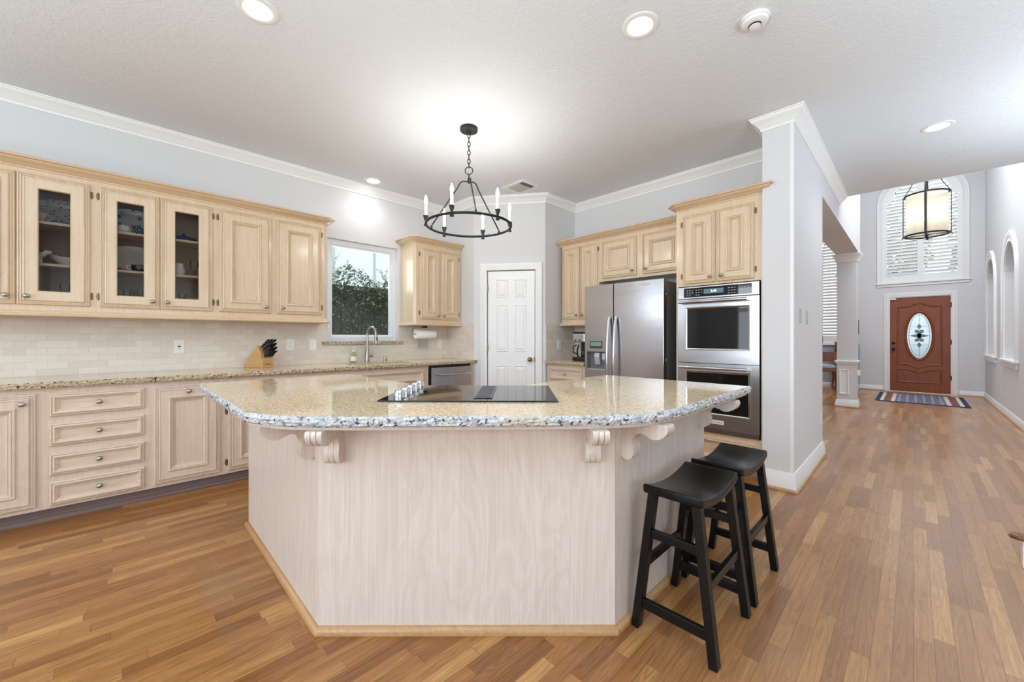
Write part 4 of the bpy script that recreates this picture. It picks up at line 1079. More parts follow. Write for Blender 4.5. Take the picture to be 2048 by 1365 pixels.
# ================================================================== island
isl = thing('kitchen_island', 'L shaped whitewashed oak island base with corbels under the granite', 'island', (0, 0, 0))
IA, IB_ = (-1.690, 0.557), (-0.850, 1.420)
poly = [(-2.950, 0.575), (-1.698, 0.575), (-0.868, 1.428), (-0.868, 2.380), (-1.560, 2.380), (-1.560, 1.66), (-2.0, 1.20), (-2.950, 1.20)]
MB().prism(poly, 0.0, 0.862).build('carcass', M['island'], isl)
MB().box(-2.960, -1.690, 0.557, 0.575, 0.0, 0.862).build('side_panel', M['island'], isl)
MB().prism([IA, IB_, (IB_[0]-0.018, IB_[1]+0.008), (IA[0]-0.008, IA[1]+0.018)], 0.0, 0.862).build('front_panel', M['island'], isl)
MB().box(-0.868, -0.850, 1.422, 2.390, 0.0, 0.862).build('side_panel', M['island'], isl)
MB().box(-1.560, -0.868, 2.380, 2.390, 0, 0.862).build('end_panel', M['island'], isl)
ISH = [(0, 0), (0.020, 0), (0.020, 0.010), (0.016, 0.022), (0.006, 0.030), (0, 0.031)]
MB().sweep(ISH, [(-2.960, 1.2), (-2.960, 0.557), IA, IB_, (-0.850, 2.390), (-1.55, 2.390)]).build('shoe_moulding', M['shoe'], isl, smooth=40)
def catmull(P, n=10):
    out = []
    for i in range(len(P)-1):
        p0, p1, p2, p3 = [Vector(P[max(0, min(len(P)-1, j))]) for j in (i-1, i, i+1, i+2)]
        for k in range(n):
            t = k/n; out.append(tuple(0.5*((2*p1)+(-p0+p2)*t+(2*p0-5*p1+4*p2-p3)*t*t+(-p0+3*p1-3*p2+p3)*t**3)))
    return out + [tuple(P[-1])]
front = catmull([(-1.790, 0.330), (-1.640, 0.388), (-1.500, 0.497), (-1.225, 0.785), (-0.945, 1.085), (-0.785, 1.270), (-0.700, 1.420), (-0.672, 1.580)], 8)
outline = [(-3.080, 1.250), (-3.080, 0.330), (-2.4, 0.330)] + front + [(-0.672, 2.600), (-1.632, 2.600)]
ct = thing('island_countertop', 'large bow fronted tan granite island top with a chiselled edge', 'countertop', (0, 0, 0))
MB().prism(outline + [(-1.632, 1.662), (-2.040, 1.250)], 0.876, 0.914).build('slab', M['granite'], ct)
chisel_strip(outline, 0.876, 0.9142, 0.012, seed=5).build('rough_edge', M['granite_edge'], ct)
MB().sweep([(-0.06, 0.862), (-0.012, 0.862), (-0.012, 0.8755), (-0.06, 0.8755)], outline).build('underlay_strip', M['island'], ct)
CORB = [(0, 0.862), (0.190, 0.862), (0.196, 0.850), (0.193, 0.832), (0.180, 0.815), (0.160, 0.803), (0.138, 0.799), (0.120, 0.803), (0.108, 0.812), (0.104, 0.808), (0.100, 0.812),
        (0.085, 0.814), (0.068, 0.808), (0.055, 0.796), (0.049, 0.780), (0.050, 0.760), (0.054, 0.742), (0.052, 0.722), (0.042, 0.705), (0.024, 0.697), (0.006, 0.702), (0, 0.710)]
CORB = CORB[:2] + [tuple(p) for p in catmull(CORB[1:9], 4)][1:] + [CORB[9]] + [tuple(p) for p in catmull(CORB[10:], 4)]
cb_me = None
def corbel(x, y, rz):
    """local +y' projects out of the panel"""
    global cb_me
    if cb_me is None:
        b = MB()
        inn = [(o_*0.97, 0.862-(0.862-z_)*0.975) for o_, z_ in CORB]
        b.prism([(-o_, z_) for o_, z_ in CORB], -0.030, -0.012, 'x'); b.prism([(-o_, z_) for o_, z_ in CORB], 0.012, 0.030, 'x')
        b.prism([(-o_, z_) for o_, z_ in inn], -0.012, -0.008, 'x'); b.prism([(-o_, z_) for o_, z_ in inn], 0.008, 0.012, 'x')
        b.prism([(-o_, z_) for o_, z_ in CORB], -0.008, 0.008, 'x')
        cb_me = b.build('corbel', M['island'], isl, smooth=32)
        o = cb_me
    else:
        o = cb_me.copy(); COL.objects.link(o); o.parent = isl
    o.location = (x, y, 0); o.rotation_euler = (0, 0, rz)
corbel(-2.900, 0.557, 0); corbel(-1.765, 0.557, 0)
nd = (0.7167, -0.6974); td = (0.6974, 0.7167)
for q in (0.075, 1.105): corbel(IA[0]+td[0]*q, IA[1]+td[1]*q, R(45.8))
corbel(-0.850, 1.500, R(90)); corbel(-0.850, 2.335, R(90))
# cooktop
ck = thing('cooktop', 'black glass electric cooktop with downdraft vent set in the island', 'cooktop', (-1.569, 1.268, 0.914), R(45))
MB().box(-0.400, 0.400, -0.275, 0.275, 0.0005, 0.0075).build('glass_top', M['black_glass'], ck, bevel=0.002)
vt = MB().box(0.020, 0.105, -0.215, 0.215, 0.0077, 0.0120).build('vent_frame', M['grey_metal'], ck, bevel=0.002)
b = MB()
for i in range(26): b.box(0.028, 0.097, -0.203+i*0.0158, -0.195+i*0.0158, 0.0121, 0.0140)
b.build('vent_slats', M['grey_metal'], vt)
b0_ = None
for i in range(5):
    p = (-0.325, -0.195+i*0.097, 0.0076)
    if b0_ is None:
        b0_ = MB().lathe([(0, 0), (0.026, 0), (0.026, 0.006), (0.0225, 0.008), (0.0225, 0.016), (0.0215, 0.018), (0.0205, 0.034), (0.018, 0.037), (0, 0.037)], 24).build('control_knob', M['chrome'], ck, smooth=35)
        o = b0_
    else:
        o = b0_.copy(); COL.objects.link(o); o.parent = ck
    o.location = p
# ================================================================== bar stools
def make_stool(label, cx, cy):
    t = thing('bar_stool', label, 'stool', (cx, cy, 0), group='black saddle stools at the island')
    m = M['stool']; loops = []; n = 16
    for i in range(n+1):
        y = -0.212+0.424*i/n; q = abs(y)/0.212
        z = 0.574 + 0.032*q**2.0
        th = 0.036
        loops.append([(-0.116, y, z-th), (0.116, y, z-th), (0.116, y, z), (-0.116, y, z)])
    MB().loft(loops).build('seat', m, t, bevel=0.008, seg=3, smooth=40)
    for sx in (-1, 1):
        for sy in (-1, 1):
            MB().bar((sx*0.153, sy*0.192, 0.0), (sx*0.085, sy*0.176, 0.574), 0.032, 0.040, up=(0, 1, 0)).build('leg', m, t, bevel=0.003)
    def xat(z): return 0.153-(0.153-0.085)*z/0.574
    def yat(z): return 0.192-(0.016)*z/0.574
    for sy in (-1, 1):
        for z, h in ((0.105, 0.040), (0.400, 0.034)):
            MB().box(-xat(z)+0.012, xat(z)-0.012, sy*yat(z)-0.010, sy*yat(z)+0.010, z-h/2, z+h/2).build('stretcher', m, t, bevel=0.002)
    for sx in (-1, 1):
        z = 0.268; MB().box(sx*xat(z)-0.010, sx*xat(z)+0.010, -yat(z)+0.012, yat(z)-0.012, z-0.017, z+0.017).build('stretcher', m, t, bevel=0.002)
    return t
make_stool('front black saddle seat stool at the island, nearest the diagonal panel', -0.657, 1.715)
make_stool('rear black saddle seat stool at the island, nearest the wall ovens', -0.654, 2.200)
# ================================================================== ceiling fixtures
ch = thing('chandelier', 'black ring chandelier with six candle lamps hanging on a chain', 'chandelier', (-2.625, 2.065, 0), 0)
# local frame: x = camera right, y = away, so that the candles stand as in the room
ch.rotation_euler = (0, 0, R(YAW))
m = M['iron']
MB().lathe([(0, CZ-0.030), (0.060, CZ-0.030), (0.073, CZ-0.024), (0.073, CZ), (0, CZ)], 32).lathe([(0, CZ-0.05), (0.014, CZ-0.05), (0.018, CZ-0.03), (0, CZ-0.03)], 16).build('canopy', m, ch, smooth=35)
link = None; z = CZ-0.062; k = 0
while z > 2.640:
    pts = [((0.0115)*math.cos(a), 0, 0.022*math.sin(a)) for a in [2*PI*i/14 for i in range(14)]]
    if link is None:
        link = MB().tube(pts, 0.0034, 8, closed=True).build('chain_link', m, ch, smooth=60); o = link
    else:
        o = link.copy(); COL.objects.link(o); o.parent = ch
    o.location = (0, 0, z); o.rotation_euler = (0, 0, R(90)*(k % 2)); z -= 0.0365; k += 1
MB().tube([(0.032*math.cos(2*PI*i/24), 0, 2.606+0.032*math.sin(2*PI*i/24)) for i in range(24)], 0.0042, 8, closed=True).build('hanging_loop', m, ch, smooth=60)
MB().lathe([(0, 2.500), (0.012, 2.500), (0.013, 2.53), (0.009, 2.545), (0.006, 2.55), (0.006, 2.578), (0, 2.578)], 16).build('hub', m, ch, smooth=40)
RZ_, RR = 2.142, 0.355
MB().tube([(RR*math.cos(2*PI*i/64), RR*math.sin(2*PI*i/64), RZ_) for i in range(64)], 0.0105, 10, closed=True).build('ring', m, ch, smooth=60)
for a in (45, 165, 285):
    c_, s_ = math.cos(R(a)), math.sin(R(a))
    MB().tube([(0, 0, 2.515), (0.055*c_, 0.055*s_, 2.522), (0.078*c_, 0.078*s_, 2.512), (0.105*c_, 0.105*s_, 2.468), (0.34*c_, 0.34*s_, 2.175)], 0.0062, 8).lathe([(0, RZ_+0.005), (0.010, RZ_+0.005), (0.010, RZ_+0.022), (0.006, RZ_+0.03), (0, RZ_+0.03)], 12, (0.345*c_, 0.345*s_, 0)).build('arm', m, ch, smooth=50)
for a in (15, 75, 135, 195, 255, 315):
    c_, s_ = RR*math.cos(R(a)), RR*math.sin(R(a)); p = (c_, s_, RZ_)
    cup = MB().lathe([(0, -0.026), (0.016, -0.026), (0.017, -0.020), (0.008, -0.004), (0.008, 0.006), (0.022, 0.052), (0.022, 0.056), (0, 0.056)], 20).build('candle_cup', m, ch, loc=p, smooth=40)
    MB().lathe([(0, 0.056), (0.0125, 0.056), (0.0125, 0.152), (0, 0.152)], 16).build('candle_sleeve', M['candle'], cup, smooth=40)
    MB().lathe([(0.004, 0.152), (0.009, 0.158), (0.0135, 0.172), (0.013, 0.186), (0.008, 0.206), (0.003, 0.222), (0, 0.226)], 14).build('bulb', M['bulb'], cup, smooth=60)

for a in (15, 75, 135, 195, 255, 315):
    c_ = Vector((RR*math.cos(R(a)), RR*math.sin(R(a)), 0)); c_.rotate(Matrix.Rotation(R(YAW), 3, 'Z'))
    light('candle_lamp', 'POINT', (ch.location.x+c_.x, ch.location.y+c_.y, RZ_+0.245), 3.0, (1.0, 0.98, 0.96), 0.012)

can0 = None
CANS = [(-2.470, 0.505, 'round recessed ceiling light at the top edge of the photo, left of centre'),
        (-1.083, 2.075, 'round recessed ceiling light between the chandelier and the smoke detector'),
        (-4.262, 1.990, 'round recessed ceiling light above the kitchen window'),
        (0.143, 4.850, 'round recessed ceiling light in the hall ceiling towards the foyer')]
for i, (x, y, lb) in enumerate(CANS):
    if can0 is None:
        t = thing('recessed_light', lb, 'ceiling light', (x, y, CZ), 0, 'recessed ceiling lights'); can0 = t
        MB().lathe([(0.066, -0.0005), (0.066, -0.004), (0.070, -0.006), (0.090, -0.007), (0.098, -0.004), (0.099, -0.0005)], 40, cap=False).lathe([(0.066, -0.004), (0.062, -0.0015)], 40, cap=False).build('trim_ring', M['white_plastic'], t, smooth=50)
        MB().lathe([(0, -0.0042), (0.05, -0.0040), (0.066, -0.0022), (0.066, -0.0008), (0, -0.0008)], 32).build('lens', M['can_lens'], t, smooth=50)
    else:
        t = copy_tree(can0); t['label'] = lb; t.location = (x, y, CZ)
    light('recessed_lamp', 'SPOT', (x, y, CZ-0.02), 22 if i != 2 else 9, (1.0, 0.985, 0.97), 0.06, spot_size=R(150), spot_blend=1.0)
t = thing('smoke_detector', 'white round smoke detector on the ceiling near the top right', 'smoke detector', (-0.615, 2.487, CZ))
MB().lathe([(0, 0), (0.070, 0), (0.070, -0.012), (0.064, -0.014), (0, -0.014)], 32).build('base', M['white_plastic'], t, smooth=35)
MB().lathe([(0.062, -0.0145), (0.064, -0.018), (0.060, -0.028), (0.045, -0.034), (0.030, -0.035), (0.028, -0.046), (0.012, -0.050), (0, -0.050)], 32).build('cover', M['white_plastic'], t, smooth=35)
MB().lathe([(0.0285, -0.0355), (0.031, -0.0355), (0.031, -0.043), (0.0285, -0.043)], 28, cap=False).build('sensor_slot', M['ink'], t)
t = thing('air_vent', 'white square ceiling air vent with louvers beside the chandelier', 'air vent', (-3.215, 3.300, CZ))
b = MB().box(-0.170, -0.125, -0.140, 0.140, -0.008, -0.0005).box(0.125, 0.170, -0.140, 0.140, -0.008, -0.0005).box(-0.125, 0.125, -0.140, -0.100, -0.008, -0.0005).box(-0.125, 0.125, 0.100, 0.140, -0.008, -0.0005)
b.build('frame', M['white_plastic'], t)
MB().box(-0.125, 0.125, -0.10, 0.10, -0.0012, -0.0006).build('duct_opening', M['ink'], t)
b = MB()
for i in range(9):
    y = -0.092+i*0.0225
    b.prism([(y, -0.0015), (y+0.003, -0.0015), (y+0.014, -0.013), (y+0.011, -0.013)], -0.125, 0.06, 'x')
for i in range(3):
    x = 0.068+i*0.02
    b.prism([(x, -0.0015), (x+0.003, -0.0015), (x+0.013, -0.013), (x+0.010, -0.013)], -0.10, 0.10, 'y')
b.build('louvers', M['grey_plastic'], t)

# ================================================================== wall plates
def plate(name, label, cat, loc, rz, kind, w=0.072, h=0.116, m=None, group=None):
    m = m or M['white_plastic']
    t = thing(name, label, cat, loc, rz, group)
    MB().box(-w/2, w/2, -0.005, -0.0005, -h/2, h/2).build('cover_plate', m, t, bevel=0.0018)
    def socket(x, z):
        s_ = MB().lathe([(0, 0.005), (0.0165, 0.005), (0.0165, 0.007), (0, 0.007)], 20, (x, 0, z), '-y').build('socket', m, t)
        b = MB().box(x-0.007, x-0.005, -0.0075, -0.007, z-0.002, z+0.006).box(x+0.005, x+0.007, -0.0075, -0.007, z-0.002, z+0.006).box(x-0.002, x+0.002, -0.0075, -0.007, z-0.010, z-0.006)
        b.build('slots', M['ink'], s_)
    if kind == 'outlet':
        for z in (-0.0195, 0.0195): socket(0, z)
    elif kind == 'triple':
        for x in (-0.046, 0, 0.046):
            for z in (-0.0195, 0.0195): socket(x, z)
    elif kind == 'gfci':
        MB().box(-0.0165, 0.0165, -0.0065, -0.005, -0.034, 0.034).build('insert', m, t)
        b = MB()
        for z in (-0.02, 0.02): b.box(-0.007, -0.005, -0.007, -0.0065, z-0.003, z+0.005).box(0.005, 0.007, -0.007, -0.0065, z-0.003, z+0.005).box(-0.002, 0.002, -0.007, -0.0065, z-0.010, z-0.006)
        b.build('slots', M['ink'], t)
        MB().box(-0.010, 0.010, -0.0085, -0.0066, -0.006, 0.006).build('test_button', M['ink'], t)
    elif kind == 'rocker':
        MB().box(-0.0165, 0.0165, -0.0080, -0.005, -0.033, 0.033).build('rocker', m, t, bevel=0.001)
    elif kind == 'toggle':
        MB().prism([(-0.005, -0.006), (-0.016, 0.004), (-0.016, 0.009), (-0.005, 0.010)], -0.004, 0.004, 'x').build('toggle', m, t)
    return t
XT = XA+0.011
plate('outlet', 'white outlet with dark test button on the tile above the drawers', 'outlet', (XT, 0.332, 1.120), RZA, 'gfci')
plate('outlet', 'white outlet on the tile just right of the knife block', 'outlet', (XT, 1.208, 1.124), RZA, 'outlet')
plate('light_switch', 'white light switch on the tile left of the window sill', 'light switch', (XT, 1.424, 1.122), RZA, 'toggle')
plate('outlet', 'grey triple wall plate under the paper towel roll', 'outlet', (XT, 2.770, 1.112), RZA, 'triple', 0.165, 0.116, M['grey_plastic'])
plate('outlet', 'white single outlet on the tile right of the grey wall plate', 'outlet', (XT, 3.030, 1.108), RZA, 'outlet')
plate('light_switch', 'white switch on the tile in the coffee corner beside the pantry door', 'light switch', (PB[0]+0.011, 3.955, 1.107), RZA, 'rocker')
plate('light_switch', 'left one of two grey switches on the hall wall end', 'light switch', (-0.65, 3.935, 1.378), RZA, 'rocker', m=M['grey_plastic'])
plate('light_switch', 'right one of two grey switches on the hall wall end', 'light switch', (-0.65, 4.225, 1.374), RZA, 'rocker', m=M['grey_plastic'])
plate('outlet', 'white outlet low on the hall wall beside the dining opening', 'outlet', (-0.65, 4.985, 0.385), RZA, 'outlet')
plate('outlet', 'white outlet low on the right foyer wall below the niches', 'outlet', (XR, 10.10, 0.345), R(-90), 'outlet')
tag(MB().box(0, 0.045, -0.030, 0.030, -0.045, 0.045).build('plug_in_sensor', M['white_plastic'], loc=(-0.6755, 8.93, 0.592), bevel=0.006), 'small white plug-in box on the side of the dining column', 'plug-in device')

# ================================================================== things on the left counter
CTZ = 0.9146
ang = 26.0
kb = thing('knife_block', 'slanted beech knife block on the left counter', 'knife block', (-4.452, 0.795, CTZ), R(ang))
MB().prism([(0.0, 0.0), (0.200, 0.0), (0.236, 0.112), (0.186, 0.205), (0.166, 0.205), (0.0, 0.022)], 0.0, 0.112, 'y').build('block', M['beech'], kb, bevel=0.002)
MB().prism([(0.2012, 0.0), (0.246, 0.0), (0.246, 0.094), (0.2300, 0.0935)], 0.0, 0.112, 'y').build('steak_knife_holder', M['beech'], kb, bevel=0.002)
MB().box(0.2461, 0.2466, 0.03, 0.085, 0.030, 0.036).build('maker_mark', M['ink'], kb)
kn0 = None
def knife(lx, ly, lz, L, r, tilt, label, grp):
    global kn0
    t = thing('kitchen_knife', label, 'knife', (0, 0, 0), 0, grp)
    t.matrix_world = Matrix.Translation(kb.location) @ Matrix.Rotation(R(ang), 4, 'Z') @ Matrix.Translation((lx, ly, lz)) @ Matrix.Rotation(R(tilt), 4, 'Y')
    MB().box(-r*0.9, r*0.9, -r*0.45, r*0.45, 0.0, 0.012).build('bolster', M['chrome'], t)
    pts = [(0, 0, 0.012), (0.001, 0, L*0.3), (0, 0, L*0.6), (0.003, 0, L*0.85), (0.007, 0, L)]
    h = MB().tube(pts, [r*0.95, r*1.05, r*0.95, r*1.05, r*0.75], 10, flat=1.0)
    h.v = [(x, y*0.62, z) for x, y, z in h.v]
    h.build('handle', M['black'], t, bevel=0.001)
    b = MB()
    for q in (0.25, 0.5, 0.75): b.lathe([(0, -r*0.68), (0.0028, -r*0.68), (0.0028, r*0.68), (0, r*0.68)], 8, (0, 0, L*q), 'y')
    b.build('rivets', M['chrome'], t)
    return t
# slanted face from (0.236,0.112) to (0.186,0.205); knives stand along its normal
nx, nz = 0.205-0.112, 0.236-0.186; nl = math.hypot(nx, nz); nx /= nl; nz /= nl
for row, tt in enumerate((0.20, 0.50, 0.80)):
    for c_ in range(3 if row else 3):
        lx = 0.236+(0.186-0.236)*tt+nx*0.007; lz = 0.112+(0.205-0.112)*tt+nz*0.007
        knife(lx, 0.022+c_*0.034, lz, 0.105+0.012*row, 0.0125, 52, 'large black handled knife standing in the slanted face of the knife block', 'large knives in the block')
for c_ in range(5):
    knife(0.240, 0.013+c_*0.0215, 0.1000, 0.090, 0.0085, 46, 'small black handled steak knife in the front row of the knife block', 'steak knives in the block')
# faucet
fc = thing('faucet', 'brushed nickel pull-down faucet with a high arc at the window sink', 'faucet', (-4.405, 1.985, CTZ))
MB().lathe([(0, 0), (0.027, 0), (0.027, 0.004), (0.0215, 0.006), (0.0215, 0.150), (0.019, 0.154), (0, 0.154)], 24).build('body', M['nickel'], fc, smooth=40)
pts = [(0, 0, 0.154), (0, 0, 0.30)] + [(0.085-0.085*math.cos(R(a)), 0.0, 0.318+0.085*math.sin(R(a))) for a in range(0, 171, 12)]
MB().tube([(x, x*0.12, z) for x, y, z in pts], 0.0125, 14).build('spout', M['nickel'], fc, smooth=60)
ex, ez = pts[-1][0], pts[-1][2]
MB().tube([(ex, ex*0.12, ez), (ex+0.010, ex*0.12, ez-0.045), (ex+0.020, ex*0.12, ez-0.115)], [0.0135, 0.0165, 0.0185], 16).build('spray_head', M['nickel'], fc, smooth=40)
MB().box(ex+0.018, ex+0.036, ex*0.12-0.006, ex*0.12+0.006, ez-0.095, ez-0.045).build('spray_button', M['black'], fc, bevel=0.003)
MB().tube([(0, 0.018, 0.070), (0, 0.062, 0.070)], 0.013, 14).build('handle_hub', M['nickel'], fc, smooth=40)
MB().tube([(0, 0.052, 0.075), (0, 0.053, 0.165)], [0.0075, 0.006], 10, flat=0.7).build('lever', M['nickel'], fc, smooth=40)
ag = thing('air_gap', 'short chrome sink air gap cap right of the faucet', 'air gap', (-4.405, 2.205, CTZ))
MB().lathe([(0, 0), (0.024, 0), (0.024, 0.006), (0.018, 0.009), (0.018, 0.050), (0.016, 0.058), (0.008, 0.062), (0, 0.063)], 20).build('cap', M['nickel'], ag, smooth=40)
MB().box(0.016, 0.0185, -0.006, 0.006, 0.02, 0.032).build('slot', M['ink'], ag)
sp = thing('soap_bottle', 'clear soap bottle with yellow liquid and white pump by the sink', 'soap bottle', (-4.435, 1.840, CTZ))
MB().lathe([(0, 0), (0.032, 0), (0.034, 0.006), (0.034, 0.085), (0.028, 0.105), (0.013, 0.118), (0.013, 0.124), (0, 0.124)], 24).build('bottle', M['soap'], sp, smooth=40)
MB().lathe([(0.0343, 0.02), (0.0346, 0.02), (0.0346, 0.07), (0.0343, 0.07)], 24, cap=False).build('label', M['white_plastic'], sp)
MB().lathe([(0, 0.124), (0.014, 0.124), (0.014, 0.142), (0.005, 0.146), (0.005, 0.165), (0.010, 0.166), (0.010, 0.176), (0, 0.176)], 16).box(0.0, 0.042, -0.006, 0.006, 0.166, 0.176).build('pump', M['white_plastic'], sp, smooth=40)
# paper towel roll on its under-cabinet holder
ph = thing('paper_towel_holder', 'black under-cabinet paper towel holder below the small cabinet', 'paper towel holder', (-4.325, 2.560, 1.240))
MB().tube([(0, -0.03, 0), (0, -0.035, 0.06), (0, -0.028, 0.082), (0, -0.01, 0.090), (0, 0.105, 0.090)], 0.0045, 8).tube([(0, -0.03, 0), (0, 0.30, 0)], 0.0055, 8).build('wire_arm', M['steel_dark'], ph, smooth=50)
MB().box(-0.028, 0.028, 0.105, 0.16, 0.078, 0.1048).build('mount', M['black'], ph, bevel=0.004)
tag(MB().lathe([(0.018, 0.0), (0.056, 0.0), (0.058, 0.003), (0.058, 0.270), (0.056, 0.273), (0.018, 0.273)], 32, axis='y').lathe([(0.018, 0.0), (0.018, 0.273)], 24, axis='y', cap=False).build('paper_towel_roll', M['paper'], loc=(-4.325, 2.563, 1.240), smooth=40), 'white paper towel roll hanging under the small cabinet', 'paper towel')

# ================================================================== dishes behind the glass doors
def dish(name, label, cat, mb, m, x, y, z, rz=0, grp=None, smooth=40, tilt=None):
    o = mb.build(name, m, loc=(x, y, z), smooth=smooth)
    o.rotation_euler = (0, R(tilt) if tilt else 0, R(rz)); return tag(o, label, cat, grp)
S1, S2, S0 = 2.0055, 1.7155, 1.4755
XD = XA+0.10
plat = lambda a, h: MB().lathe([(0, 0.006), (0.55, 0.004), (0.75, 0.012), (1.0, 0.030), (1.0, 0.036), (0.74, 0.020), (0.55, 0.013), (0, 0.013)], 40)
def platter(name, label, w_, h_, m, x, y, z, tilt=75, grp=None):
    b = plat(1, 1); 
    b.v = [(p[0]*h_, p[1]*w_, p[2]*1.0) for p in b.v]
    o = b.build(name, m, smooth=40)
    o.rotation_euler = (0, R(tilt), 0); o.location = (x, y, z + h_*math.sin(R(tilt)) + 0.002)
    return tag(o, label, 'platter', grp)
platter('serving_platter', 'painted oval platter on the top shelf behind the left glass door', 0.150, 0.100, M['platter'], XD-0.02, -0.355, S1, 76)
def cup(x, y, z, label, m, r=0.036, h=0.062, rz=0):
    t = thing('tea_cup', label, 'cup', (x, y, z), R(rz))
    MB().lathe([(0, 0), (r*0.6, 0), (r*0.65, 0.004), (r*0.85, h*0.5), (r, h), (r-0.003, h), (r*0.80, h*0.5), (r*0.55, 0.007), (0, 0.007)], 24).build('bowl', m, t, smooth=40)
    MB().tube([(r*0.92, 0, h*0.8), (r*1.5, 0, h*0.82), (r*1.65, 0, h*0.5), (r*1.35, 0, h*0.25), (r*0.80, 0, h*0.3)], 0.0035, 8).build('handle', m, t, smooth=60)
    return t
cup(XD+0.13, -0.425, S1, 'white painted tea cup on the top shelf behind the left glass door', M['platter'], rz=60)
# cow creamer
cw = thing('cow_creamer', 'white china cow shaped creamer on the middle shelf behind the left glass door', 'creamer', (XD+0.13, -0.455, S2), R(75))
b = MB().tube([(-0.05, 0, 0.055), (-0.03, 0, 0.058), (0.02, 0, 0.056), (0.045, 0, 0.066), (0.062, 0, 0.082), (0.085, 0, 0.080)], [0.018, 0.026, 0.025, 0.018, 0.014, 0.011], 14)
for sx, sy in ((-0.04, 0.014), (-0.04, -0.014), (0.025, 0.014), (0.025, -0.014)): b.tube([(sx, sy, 0.05), (sx+0.004, sy, 0.0)], [0.009, 0.006], 8)
for sy in (-1, 1): b.tube([(0.058, sy*0.008, 0.092), (0.056, sy*0.024, 0.098)], [0.005, 0.002], 8)
b.build('body', M['china'], cw, smooth=60)
MB().tube([(-0.05, 0, 0.065), (-0.072, 0, 0.075), (-0.070, 0, 0.045)], 0.0035, 8).build('tail_handle', M['china'], cw, smooth=60)
dv = MB().lathe([(0, 0), (0.035, 0), (0.040, 0.006), (0.062, 0.035), (0.066, 0.060), (0.063, 0.060), (0.058, 0.036), (0.035, 0.010), (0, 0.008)], 28)
dv.v = [(x*0.85, y*1.35 + (0.35*max(0, -y) * -1 if z > 0.03 and y < -0.04 else 0), z + (0.028*max(0, (-y-0.03)/0.04) if z > 0.03 else 0)) for x, y, z in dv.v]
dish('gravy_boat', 'white china gravy boat on the middle shelf behind the left glass door', 'gravy boat', dv, M['china'], XD+0.09, -0.285, S2)
def wine(x, y, z, label, s=1.0, grp='small glasses in the cabinets'):
    t = thing('wine_glass', label, 'glass', (x, y, z), 0, grp)
    MB().lathe([(0.0, 0), (0.030*s, 0), (0.028*s, 0.003*s), (0.005*s, 0.008*s), (0.004*s, 0.06*s)], 20, cap=False).build('stem', M['stemware'], t, smooth=50)
    MB().lathe([(0.004*s, 0.060*s), (0.022*s, 0.072*s), (0.034*s, 0.100*s), (0.035*s, 0.125*s), (0.029*s, 0.160*s)], 22, cap=False).build('bowl', M['stemware'], t, smooth=50)
    return t
wine(XD+0.10, -0.315, S0, 'small stemmed glass on the bottom shelf behind the left glass door', 0.75)
platter('serving_platter', 'dark spotted round platter on the top shelf of the middle cabinet', 0.140, 0.112, M['spotted_white'], XD-0.02, 0.035, S1, 76)
bw = MB().lathe([(0, 0), (0.035, 0), (0.040, 0.004), (0.066, 0.040), (0.070, 0.056), (0.076, 0.060), (0.076, 0.066), (0.066, 0.064), (0.060, 0.040), (0.034, 0.010), (0, 0.009)], 28)
dish('mixing_bowl', 'small dark blue bowl with white spots on the top shelf of the middle cabinet', 'bowl', bw, M['spotted_blue'], XD+0.12, 0.105, S1)
dish('sugar_bowl', 'rounded grey china bowl in front of the spotted platter', 'bowl', MB().lathe([(0, 0), (0.030, 0), (0.046, 0.015), (0.050, 0.035), (0.040, 0.055), (0.02, 0.062), (0, 0.064)], 24), M['china'], XD+0.12, -0.015, S1)
platter('serving_platter', 'large plain white platter leaning on the middle shelf of the middle cabinet', 0.165, 0.112, M['china'], XD-0.01, 0.045, S2, 66)
hb = thing('heart_cup', 'navy cup painted with white hearts before the plain white platter', 'cup', (XD+0.155, 0.075, S2), R(10))
MB().lathe([(0, 0), (0.040, 0), (0.046, 0.006), (0.050, 0.046), (0.047, 0.046), (0.043, 0.008), (0, 0.007)], 28).build('bowl', M['navy'], hb, smooth=40)
MB().tube([(0, -0.049, 0.038), (0, -0.072, 0.036), (0, -0.070, 0.014), (0, -0.046, 0.012)], 0.006, 8).build('handle', M['china'], hb, smooth=60)
b = MB()
for dy in (-0.012, 0.022):
    hp = [(dy + 0.0009*16*math.sin(t_)**3*0.9, 0.025+0.0009*(13*math.cos(t_)-5*math.cos(2*t_)-2*math.cos(3*t_)-math.cos(4*t_))) for t_ in [2*PI*i/24 for i in range(24)]]
    b.tube([(math.sqrt(max(0.0001, 0.0505**2-y*y)), y, z) for y, z in hp], 0.0016, 6, closed=True)
b.build('heart_painting', M['china'], hb)
def tumbler(x, y, z, label, h=0.095, grp='small glasses in the cabinets'):
    t = MB().lathe([(0, 0.002), (0.020, 0.0), (0.021, 0.004), (0.025, h), (0.0235, h), (0.019, 0.008), (0, 0.008)], 20).build('tumbler', M['stemware'], loc=(x, y, z), smooth=50)
    return tag(t, label, 'glass', grp)
for k, (dx, y) in enumerate(((0.10, -0.03), (0.16, 0.005), (0.09, 0.065), (0.15, 0.085))):
    tumbler(XD+dx, y, S0, 'small clear tumbler on the bottom shelf of the middle cabinet, left glass door')
cv = thing('covered_dish', 'cobalt blue oval covered dish on the top shelf behind the third glass door', 'covered dish', (XD+0.12, 0.345, S1), 0)
b = MB().lathe([(0, 0), (0.05, 0), (0.062, 0.010), (0.066, 0.020), (0, 0.020)], 28); b.v = [(x, y*1.35, z) for x, y, z in b.v]; b.build('dish', M['cobalt'], cv, smooth=40)
